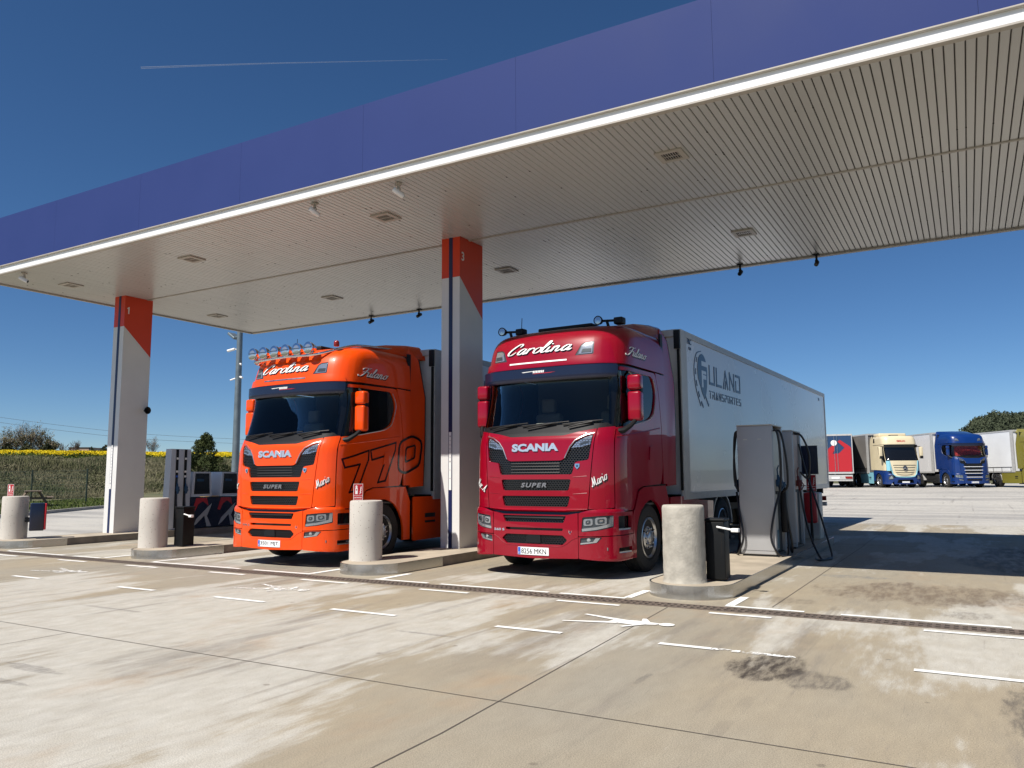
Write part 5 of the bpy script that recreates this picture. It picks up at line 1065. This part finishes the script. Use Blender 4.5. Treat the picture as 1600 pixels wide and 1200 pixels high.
t = thing('semi_trailer', 'white curtain-sided semi-trailer behind the olive tractor at the far right', 'trailer', (x, y, gz(x, y)), AZ, scale=.97, group='trailers parked in the far row'); make_trailer(t, 'white_curtain', curtain=True)
# cream and navy tractor with a different cab
x, y = at(1416, 54.5); r5 = thing('tractor_unit', 'cream tractor unit with a navy lower half and a round star emblem on its grille', 'lorry', (x, y, gz(x, y)), AZ, scale=.97, group='lorries parked in the far row')
t = thing('semi_trailer', 'dark grey curtain-sided semi-trailer behind the cream tractor in the far row', 'trailer', (x, y, gz(x, y)), AZ, scale=.97, group='trailers parked in the far row'); make_trailer(t, 'grey_curtain', curtain=True)
def cream_cab(root):
    Cm, Nv, Lb, K = M['cream'], M['blue'], M['lightblue'], M['gloss_black']
    patch('cab_frame', [(-3.2, .62), (3.2, .62), (3.2, 3.2), (-3.2, 3.2)], [], K, root, off=-.03, th=.03, step=.2, zstep=.3)
    patch('windscreen', rnd([(-1.2, 1.98), (1.2, 1.98), (1.16, 3.02), (-1.16, 3.02)], .08), [], M['gloss_black'], root, off=.0, th=.02)
    patch('sun_visor', rnd([(-1.2, 2.90), (1.2, 2.90), (1.18, 3.10), (-1.18, 3.10)], .04), [], K, root, off=.10, th=.03)
    pn = patch('front_panel', rnd([(-.98, 1.95), (.98, 1.95), (.80, .98), (.62, .82), (-.62, .82), (-.80, .98)], .04), [], Cm, root, off=.02, th=.04)
    for i, z in enumerate((1.62, 1.46, 1.28, 1.12, .98)):
        w_ = .80-.05*i; b_ = MB(); b_.prism([(-w_, z), (w_, z), (w_-.02, z-.045), (-w_+.02, z-.045)], lambda u, v, d: SN(u, v-.06*(1-(u/w_)**2)*(i/4), .0+.028*d)) if 0 else b_.tube([SN(-w_+2*w_*k/12, z-.05*(1-(abs(-1+k/6))**2)*(i/4), .022) for k in range(13)], .02, 6); b_.build('grille_slat', M['mesh_black'], pn)
    for sg in (-1, 1):
        b_ = MB(); b_.tube([SN(sg*a, z, .03) for a, z in [(1.0, 1.95), (.93, 1.4), (.84, 1.0), (.66, .82), (.4, .78), (.0, .76)]], .035, 8); b_.build('grille_frame', Lb, root)
        patch('corner_panel', [(sg*a, z) for a, z in rnd([(1.03, 1.94), (1.24, 1.94), (1.24, 1.22), (.97, 1.22)], .03)], [], Lb, root, off=.015, th=.03)
        dr = patch('door', [(sg*a, z) for a, z in rnd([(1.26, 3.10), (2.75, 3.10), (2.75, 1.30), (1.26, 1.24)], .05)], [[(sg*a, z) for a, z in rnd([(1.28, 1.66), (1.28, 2.95), (2.2, 2.95), (2.2, 2.15), (1.72, 2.12)], .05)]], Cm, root, off=.014, th=.03, zstep=.2)
        patch('sleeper_side', [(sg*a, z) for a, z in [(2.77, 1.30), (3.235, 1.30), (3.235, 3.10), (2.77, 3.10)]], [], Cm, root, off=.012, th=.03, zstep=.3)
        lo = patch('lower_side', [(sg*a, z) for a, z in [(.85, .96), (1.25, 1.22), (3.2, 1.28), (3.2, .5), (2.98, .5)]+[(2.4+.58*math.cos(t), .5+.58*math.sin(t)) for t in [math.pi*k/10 for k in range(11)]][0:]+[(1.8, .28), (1.0, .28), (.80, .5)]], [], Nv, root, off=.03, th=.04, zstep=.2)
        lamp('headlamp', [(sg*a, z) for a, z in rnd([(.82, .62), (1.15, .60), (1.12, .80), (.95, .95), (.86, .90)], .03)], root, drl=[(sg*a, z) for a, z in [(.86, .66), (1.08, .64), (1.05, .78), (.93, .86)]], off=.045)
        b_ = MB(); b_.box((sg*1.34, .40, 2.15), (sg*1.58, .60, 2.95), bev=.05); b_.build('mirror', Cm, root, ang=60); b_ = MB(); b_.box((sg*1.34, .39, 2.10), (sg*1.56, .42, 2.30)); b_.tube([(sg*1.2, .6, 3.0), (sg*1.45, .5, 2.96)], .03, 6); b_.build('mirror_arm', M['black'], root)
        b_ = MB(); b_.prism([(2.27, 1.30), (2.68, 1.32), (2.72, 3.1), (2.6, 3.6), (2.3, 3.8)], lambda u, v, q: (sg*(1.24-.03*q), u, v)); b_.build('side_deflector', Cm, root)
        q_ = patch('roof_vent', [(sg*a, z) for a, z in rnd([(2.75, 3.30), (3.05, 3.30), (3.02, 3.62), (2.80, 3.62)], .03)], [], M['black'], root, off=.03, th=.02)
    patch('bumper', rnd([(-.80, .28), (.80, .28), (.82, .70), (.60, .78), (-.60, .78), (-.82, .70)], .03), [rnd([(-.62, .36), (.62, .36), (.52, .60), (-.52, .60)], .03)], Nv, root, off=.035, th=.05)
    patch('number_plate', [(-.26, .36), (.26, .36), (.26, .47), (-.26, .47)], [], M['plate'], root, off=.05, th=.02)
    rf = patch('roof', [(-3.235, 3.13), (3.235, 3.13), (3.235, 3.72), (-3.235, 3.72)], [], Cm, root, off=.018, th=.03, step=.2, zstep=.06)
    cap = MB(); ring = [SN(-3.235+6.47*i/40, 3.718, .012) for i in range(41)]; rows = []
    for k, f_ in enumerate((1, .7, .3)): rows += [Vector((p.x*f_, p.y*f_+1.5*(1-f_), p.z+(1-f_)*.12)) for p in ring]
    cap.add(rows, [(q*41+i, q*41+i+1, (q+1)*41+i+1, (q+1)*41+i) for q in range(2) for i in range(40)]); cap.add(rows[82:], [tuple(range(41))]); cap.build('roof_cap', Cm, rf, ang=60)
    b_ = MB(); b_.box((-1.0, 1.6, 3.72), (1.0, 2.6, 4.0), bev=.08); b_.build('air_deflector', Cm, root, ang=60); b_ = MB(); b_.box((-.3, 1.59, 3.80), (.4, 1.598, 3.88)); b_.build('hatch', M['black'], root)
    flat('roof_lettering', onto(textfit('EMILIO', .62, .13, bold=.03), -.31, 3.30), sfn(.020), M['signred'], root, th=.004)
    e = MB(); T = Matrix.Translation(SN(0, 1.42, .05)) @ Matrix.Rotation(math.pi/2, 4, 'X'); e.lathe([(.001, 0), (.15, 0), (.15, .02), (.001, .02)], 28, T); eb = e.build('emblem', M['gloss_black'], root)
    s_ = MB(); c_ = SN(0, 1.42, .08)
    s_.tube([c_+Vector((.15*math.cos(t), 0, .15*math.sin(t))) for t in [k*math.pi/14 for k in range(29)]], .014, 6, cap=False)
    for k in range(3): t_ = math.pi/2+k*2*math.pi/3; s_.add([c_+Vector((.145*math.cos(t_), -.005, .145*math.sin(t_))), c_+Vector((.028*math.cos(t_+1), -.005, .028*math.sin(t_+1))), c_+Vector((0, -.03, 0)), c_+Vector((.028*math.cos(t_-1), -.005, .028*math.sin(t_-1)))], [(0, 1, 2), (0, 2, 3)])
    s_.build('emblem_star', M['chrome'], eb)
    b_ = MB(); b_.box((-1.19, 2.22, .9), (1.19, 2.25, 3.7)); b_.build('cab_back', M['inner'], root)
cream_cab(r5); make_chassis(r5, 'lightblue')
# red and navy trailer seen from behind
x, y = at(1306, 56.5); t = thing('semi_trailer', 'trailer seen from behind, navy rear doors painted with a big red arrow shape', 'trailer', (x, y, gz(x, y)), math.pi+math.radians(6), scale=.97, group='trailers parked in the far row')
t.location = (x, y, gz(x, y)); y1 = 0.0
dy = Matrix.Identity(4)
body = make_trailer(t, 'logo', y0=-13.4, y1=0.0, zt=3.98)
df = lambda u, v, d: (-u, .006+d, v) if 0 else (-u, .008+d, v)
def ff(poly): return poly, [tuple(q) for q in tessellate_polygon([[Vector((a, b, 0)) for a, b in poly]])]
flat('door_artwork', ff([(-1.22, 1.2), (1.2, 1.2), (1.2, 2.9), (1.12, 3.05), (.45, 3.55), (.28, 3.42), (.75, 2.95), (.35, 2.55), (-.1, 2.52), (.05, 2.8), (.1, 3.1), (-.1, 3.15), (-.6, 2.7), (-1.0, 2.5), (-1.22, 2.0)]), df, M['signred'], body, th=.004)
flat('door_artwork', ff([(.02+.21*math.cos(k*math.pi/12), 3.33+.21*math.sin(k*math.pi/12)) for k in range(24)]), df, M['white'], body, th=.007)
flat('door_lettering', ([(a-1.15, b+3.15) for a, b in textfit('CA', .3, .16, bold=.03)[0]], textfit('CA', .3, .16, bold=.03)[1]), df, M['white'], body, th=.005)
b_ = MB()
for x_ in (.42, .62, -.25, -.05): b_.tube([(x_, .03, 1.2), (x_, .03, 3.85)], .018, 6)
b_.build('door_locking_bar', M['alu'], t)
b_ = MB(); b_.box((-1.2, .02, .62), (1.2, .05, .95)); b_.build('lamp_board', M['trailer_rail'], t); b_ = MB(); b_.box((-.3, .052, .68), (.25, .058, .80)); b_.build('number_plate', M['plate'], t)
for sx in (-1, 1): b_ = MB(); b_.box((sx*.7, .052, .70), (sx*1.15, .07, .84)); b_.build('tail_lamp', M['redlens'], t)
# ================================================================ plants
def leafmat(name, c0, c1, sc_=.6):
    m = bpy.data.materials.new(name); m.use_nodes = True; t = m.node_tree; b = t.nodes["Principled BSDF"]; b.inputs["Roughness"].default_value = .85; b.inputs["Specular IOR Level"].default_value = .2
    tc = t.nodes.new("ShaderNodeTexCoord"); n = t.nodes.new("ShaderNodeTexNoise"); n.inputs["Scale"].default_value = sc_; n.inputs["Detail"].default_value = 5; t.links.new(tc.outputs["Object"], n.inputs[0])
    r = t.nodes.new("ShaderNodeValToRGB"); r.color_ramp.elements[0].position = .36; r.color_ramp.elements[1].position = .64; r.color_ramp.elements[0].color = (*c0, 1); r.color_ramp.elements[1].color = (*c1, 1)
    t.links.new(n.outputs["Fac"], r.inputs[0]); t.links.new(r.outputs[0], b.inputs["Base Color"]); return m
def leaf(mb, p, s_, mi=0):
    a = Vector((random.gauss(0, 1), random.gauss(0, 1), random.gauss(0, 1))).normalized(); b = a.orthogonal().normalized()*s_; a = a*s_*random.uniform(.5, 1)
    p = Vector(p); mb.add([p-a, p+b*.6, p+a, p-b*.6], [(0, 1, 2, 3)], mi)
def world(d, lat): return d*UX+lat*UY, d*UY-lat*UX      # along the view to the left field; lat grows to the right
def at2(px, d):    # point on that field seen at picture column px
    v = _m @ Vector(((px-800)/1225.3, -.12, -1)); v = Vector((v.x, v.y)); k = d/(v.x*UX+v.y*UY); return v.x*k, v.y*k
# brushy bank
M['brush'] = leafmat('bank_brush', (.085, .085, .045), (.21, .19, .12), .3); M['brush2'] = leafmat('bank_scrub', (.05, .065, .028), (.12, .12, .06), .25)
mb = MB()
for i in range(52000):
    px = random.uniform(-60, 420); d = 66+32*random.random(); x, y = at2(px, d)
    z = tz(x, y); cl = .5+.5*math.sin(x*.5+math.sin(y*.5)*2)*math.cos(y*.45); a = random.random()*6.28; h_ = random.uniform(.12, .5)*(.5+cl); w_ = random.uniform(.03, .07)
    k = 1 if (cl+random.gauss(0, .25) > .62) else 0; dx, dy = w_*math.cos(a), w_*math.sin(a); lx = random.gauss(0, .12)
    mb.add([(x-dx, y-dy, z-.05), (x+dx, y+dy, z-.05), (x+lx+dx*.3, y+lx, z+h_), (x+lx-dx*.3, y+lx, z+h_)], [(0, 1, 2, 3)], k)
for i in range(90):
    px = random.uniform(-60, 420); d = random.uniform(72, 92); x, y = at2(px, d); z = tz(x, y); R_ = random.uniform(.4, 1.2); k0 = random.choice((0, 1, 1))
    for k in range(240):
        v = Vector((random.gauss(0, 1), random.gauss(0, 1), abs(random.gauss(0, .8)))).normalized()*R_*random.uniform(.5, 1); leaf(mb, (x+v.x*1.5, y+v.y*1.5, z+v.z*.7), random.uniform(.05, .10), k0)
tag(mb.build('bank_vegetation', [M['brush'], M['brush2']], smooth=False, recalc=False), kind='stuff')
# mown verge grass blades at the kerb
M['blade'] = leafmat('grass_blades', (.05, .09, .015), (.12, .14, .04), 2)
mb = MB()
for i in range(9000):
    y = random.uniform(12, 32); x = kx(y)-.2-random.random()*9; h_ = random.uniform(.04, .12); z = gz(0, y)+.10; a = random.random()*6.28; w_ = .03
    mb.add([(x-w_*math.cos(a), y-w_*math.sin(a), z), (x+w_*math.cos(a), y+w_*math.sin(a), z), (x+random.uniform(-.04, .04), y, z+h_)], [(0, 1, 2)])
tag(mb.build('grass', M['blade'], smooth=False, recalc=False), kind='stuff')
# rapeseed in flower
M['rape'] = leafmat('rapeseed_flowers', (.62, .46, .01), (.80, .62, .02), .8); M['rapeleaf'] = leafmat('rapeseed_leaves', (.05, .09, .015), (.10, .13, .03), .8)
mb = MB()
for i in range(70000):
    px = random.uniform(-60, 420); d = 100+24*random.random()**1.3; x, y = at2(px, d); z = tz(x, y); top = .85+.18*math.sin(x*.9)*math.sin(y*.7)
    if random.random() < .72: leaf(mb, (x, y, z+top-abs(random.gauss(0, .12))), random.uniform(.05, .09), 0)
    else: leaf(mb, (x, y, z+top*random.uniform(.1, .8)), .13, 1)
tag(mb.build('rapeseed_field', [M['rape'], M['rapeleaf']], smooth=False, recalc=False), kind='stuff')
# bare trees
M['bark'] = mat('bare_bark', (.13, .10, .075), .9, noise=.2); M['blossom'] = leafmat('pale_buds', (.20, .16, .10), (.34, .29, .21), 2); M['newleaf'] = leafmat('young_leaves', (.07, .08, .02), (.15, .13, .04), 1)
def bare_tree(x, y, h_, label, leafy=.3, spread=1.0, group='bare trees beyond the yellow field', seed=1, cat='tree'):
    rd = random.Random(seed); z0 = tz(x, y)-.2; root = thing('bare_tree', label, cat, (x, y, z0), group=group); tb = MB(); cr = MB(); tips = []
    def grow(p, d, L_, r, lv):
        pts = [p]; n = 4
        for i in range(n):
            d = (d+Vector((rd.gauss(0, .13), rd.gauss(0, .13), .05+rd.gauss(0, .05)))).normalized(); pts.append(pts[-1]+d*L_/n)
        (tb if lv == 0 else cr).tube(pts, [r*(1-.6*i/n) for i in range(n+1)], 5 if lv < 2 else 3, cap=False)
        if lv >= 4: tips.extend(pts[1:]); return
        for k in range(rd.choice((3, 4)) if lv < 3 else 3):
            q = pts[rd.choice((1, 2, 3, 4)) if lv else rd.choice((2, 3, 4))]; a = rd.uniform(0, 6.28); t_ = rd.uniform(.35, .9)*spread
            e = (d*math.cos(t_)+Vector((math.cos(a), math.sin(a), .2))*math.sin(t_)).normalized(); grow(q, e, L_*rd.uniform(.55, .8), max(.012, r*.5), lv+1)
        grow(pts[-1], d, L_*.72, r*.45, lv+1)
    for s_ in range(3 if spread > .8 else 2): grow(Vector((rd.uniform(-.3, .3), rd.uniform(-.3, .3), 0)), Vector((rd.gauss(0, .25), rd.gauss(0, .25), 1)).normalized(), h_*rd.uniform(.28, .42), h_*.014, 0)
    tb.build('trunk', M['bark'], root, ang=60); lf = cr; cr.mi = [0]*len(cr.f)
    if leafy:
        for p in tips:
            for k in range(2):
                if rd.random() < leafy*.45:
                    random.seed(rd.random()); leaf(lf, p+Vector((rd.gauss(0, .12), rd.gauss(0, .12), rd.gauss(0, .12))), rd.uniform(.05, .11), 1 if rd.random() < .5 else 2)
    lf.build('crown', [M['bark'], M['newleaf'], M['blossom']], root, smooth=False, recalc=False)
    return root
for i, (px, d, h_, lf, sp_, lb) in enumerate((( -4, 104, 4.2, .3, 1, 'budding bare tree cut by the left edge of the photo'), (20, 103, 6.3, .75, 1, 'tree with young brown-green leaves at the far left'), (45, 105, 7.4, .22, .9, 'tallest bare tree, thin twigs against the sky'), (64, 104, 6.8, .35, .95, 'bare spreading tree just right of the tallest one'),
        (78, 103, 4.6, .6, 1.1, 'low pale-budded tree at the right end of the tree clump'), (96, 112, 4.0, 0, .6, 'thin leafless sapling right of the tree clump'), (112, 112, 4.0, .0, .6, 'thin leafless sapling in the middle of the row left of column 1'), (121, 112, 4.0, .0, .6, 'thin leafless sapling nearest the low pink building'), (233, 105, 4.6, .05, .8, 'small bare tree right of column 1 above the yellow field'))):
    x, y = at2(px, d+30); bare_tree(x, y, min(6.3, h_*.80), lb, lf, sp_, seed=i+3)
# dark hedge under the trees
M['hedge'] = leafmat('hedge_leaves', (.016, .024, .010), (.06, .06, .03), .4)
mb = MB()
for i in range(6000):
    px = random.uniform(-60, 84) if random.random() < .9 else random.uniform(140, 165); d = random.uniform(126, 131); x, y = at2(px, d); leaf(mb, (x, y, tz(x, y)+random.random()*(1.5+.5*math.sin(px*.2))), .2)
tag(mb.build('hedge', M['hedge'], smooth=False, recalc=False), 'low dark hedge along the far side of the yellow field', 'hedge')
# conifer
M['conifer'] = leafmat('conifer_needles', (.016, .028, .010), (.065, .080, .025), .9)
x, y = at2(319, 57); z0 = tz(x, y)-.1; root = thing('evergreen_tree', 'dark bushy evergreen tree behind the car dispensers', 'tree', (x, y, z0)); H_ = 4.4
tb = MB(); tb.tube([(0, 0, 0), (.05, 0, 1.6), (0, .05, 3.4)], [.14, .10, .03], 8); tb.build('trunk', M['bark'], root)
cr = MB()
for c_ in range(150):
    h_ = random.uniform(.25, H_); Rm = 2.35*(1-(h_/H_)**1.35)*(.75+.25*min(1, h_/.9))+.10; a = random.uniform(0, 6.28); rr = Rm*random.uniform(.35, 1); cx, cy = rr*math.cos(a), rr*math.sin(a); cs = random.uniform(.22, .45)
    for k in range(130):
        v = Vector((random.gauss(0, 1), random.gauss(0, 1), random.gauss(0, 1))).normalized()*cs*random.uniform(.5, 1); leaf(cr, (cx+v.x, cy+v.y, h_+v.z*.8), .07)
cr.build('crown', M['conifer'], root, smooth=False, recalc=False)
# low buildings on the horizon
M['pink'+'wall'] = mat('pink_render', (.50, .33, .24), .8); M['roofdark'] = mat('dark_roof', (.05, .045, .045), .8)
x, y = at2(131, 150); t = thing('farm_building', 'low pinkish building with a flat dark roof beyond the yellow field', 'building', (x, y, tz(x, y)), math.radians(35)); b_ = MB(); b_.box((-1.7, -2, 0), (1.4, 2, 2.0)); b_.build('wall', M['pinkwall'], t, smooth=False); b_ = MB(); b_.box((-1.8, -2.1, 2.0), (1.5, 2.1, 2.12)); b_.box((1.41, -2, .6), (3.3, 2, 2.0)); b_.build('roof', M['roofdark'], t, smooth=False)
# fence
post_x = [(-50.1, 27.4), (-43.1, 26.6), (-36.6, 26.0), (-57.5, 28.2), (-65, 29.0)]
t = thing('wire_fence', 'thin wire mesh fence on dark green posts at the foot of the bank', 'fence', (0, 0, 0)); P = [(-72, 29.8), (-65, 29.0), (-57.5, 28.2), (-50.1, 27.4), (-43.1, 26.6)]
P += [(-46.5+0, 36), (-50, 44)][:0]
for x, y in P: b_ = MB(); b_.tube([(x, y, -.1), (x, y, 2.0)], .045, 8); b_.build('post', M['postgreen'], t)
m = bpy.data.materials.new('wire_mesh'); m.use_nodes = True; nt_ = m.node_tree; bs = nt_.nodes["Principled BSDF"]; bs.inputs["Base Color"].default_value = (.05, .07, .05, 1)
b_ = MB()
for (a, c), (d_, e) in zip(P, P[1:]):
    for z in [.1+.2*k for k in range(10)]: b_.tube([(a, c, z), (d_, e, z)], .006, 3, cap=False)
    n_ = 40
    for k in range(n_): x = a+(d_-a)*k/n_; y = c+(e-c)*k/n_; b_.tube([(x, y, .05), (x, y, 1.95)], .004, 3, cap=False)
b_.build('wire_mesh', m, t, smooth=False)
# picnic table
t = thing('picnic_table', 'weathered wooden picnic table on the grass behind the leftmost bollard', 'picnic table', (-39.9, 21.9, .10), math.radians(-28)); b_ = MB()
for k in range(5): b_.box((-1.2, -.36+k*.15, .72), (1.2, -.23+k*.15, .76))
b_.build('table_top', M['wood'], t, smooth=False)
for sy in (-1, 1):
    b_ = MB()
    for k in range(2): b_.box((-1.2, sy*(.62+.14*k), .42), (1.2, sy*(.62+.14*k)+.12, .455))
    b_.build('bench', M['wood'], t, smooth=False)
for sx in (-.85, .85):
    for sy in (-1, 1): b_ = MB(); b_.tube([(sx, sy*.25, .72), (sx, sy*.68, 0)], .05, 4); b_.build('leg', M['wood'], t)
    b_ = MB(); b_.box((sx-.03, -.8, .36), (sx+.03, .8, .42)); b_.build('crossbeam', M['wood'], t)
# overhead wires
M['wire'] = mat('cable', (.08, .09, .10), .6)
def wire(y0, y1, y2, label):
    pts = []
    for px, py in ((-150, y0-26), (0, y0), (200, y1), (370, y2), (520, y2+6)):
        v = _m @ Vector(((px-800)/1225.3, -(py-600)/1225.3, -1)); k = 150/abs(v.x*UX+v.y*UY); pts.append(Vector((0, 0, CAMH))+v*k)
    b_ = MB(); b_.tube(catmull(pts, 8), .022, 4, cap=False); tag(b_.build('power_line', M['wire']), label, 'cable', 'power lines over the field')
wire(652, 676, 686, 'upper thin power line crossing the sky left of column 1'); wire(660, 684, 693, 'lower thin power line crossing the sky left of column 1')
# wooded hill far right
M['hillgreen'] = leafmat('pine_wood', (.026, .036, .020), (.062, .074, .042), .12)
def hp(px, depth): v = _m @ Vector(((px-800)/1225.3, 0, -1)); return v.x*depth, v.y*depth
prof = [(1300, 0), (1440, 3), (1475, 10), (1492, 16.5), (1505, 19.5), (1518, 23.5), (1535, 25.0), (1552, 27.2), (1580, 26.4), (1610, 27), (1680, 27), (1800, 24), (1900, 12), (2100, 0)]
def hh(px, dd): return (2+hz(prof, px))*max(0, 1-((dd-420)/130)**2)
mb = MB(); cols_ = [1250+i*20 for i in range(46)]; deps = [300+i*20 for i in range(13)]
for px in cols_:
    for dd in deps: x, y = hp(px, dd); mb.v.append((x, y, hh(px, dd)-.5))
for i in range(len(cols_)-1):
    for j in range(len(deps)-1): mb.f.append((i*13+j, i*13+j+1, (i+1)*13+j+1, (i+1)*13+j)); mb.mi.append(0)
struct(mb.build('hill', M['hillgreen'], ang=180))
mb = MB()
for i in range(5200):
    px = random.uniform(1420, 1800); dd = random.uniform(330, 450); z = hh(px, dd)
    if z < 3: continue
    x, y = hp(px, dd); r_ = random.uniform(.8, 1.5); h_ = random.uniform(2.0, 6.0)
    for k in range(14):
        a = random.uniform(0, 6.28); q = random.uniform(0, 1); s_ = r_*(1-q*.6); leaf(mb, (x+s_*.7*math.cos(a), y+s_*.7*math.sin(a), z+h_*q*.9), random.uniform(.35, .75))
tag(mb.build('pine_wood', M['hillgreen'], smooth=False, recalc=False), kind='stuff')
# vapour trail
def skyp(px, py, dist): v = (_m @ Vector(((px-800)/1225.3, -(py-600)/1225.3, -1))).normalized(); return Vector((0, 0, CAMH))+v*dist
m = bpy.data.materials.new('vapour'); m.use_nodes = True; bs = m.node_tree.nodes["Principled BSDF"]; bs.inputs["Base Color"].default_value = (.9, .9, .9, 1); bs.inputs["Alpha"].default_value = .13; bs.inputs["Roughness"].default_value = 1
b_ = MB(); b_.tube([skyp(220, 106, 3000), skyp(300, 103, 3000), skyp(420, 99, 3000), skyp(560, 96, 3000), skyp(700, 93, 3000)], [3.2, 2.6, 1.8, 1.0, .3], 8)
tag(b_.build('vapour_trail', m), 'thin white vapour trail high in the blue sky above the canopy', 'vapour trail')
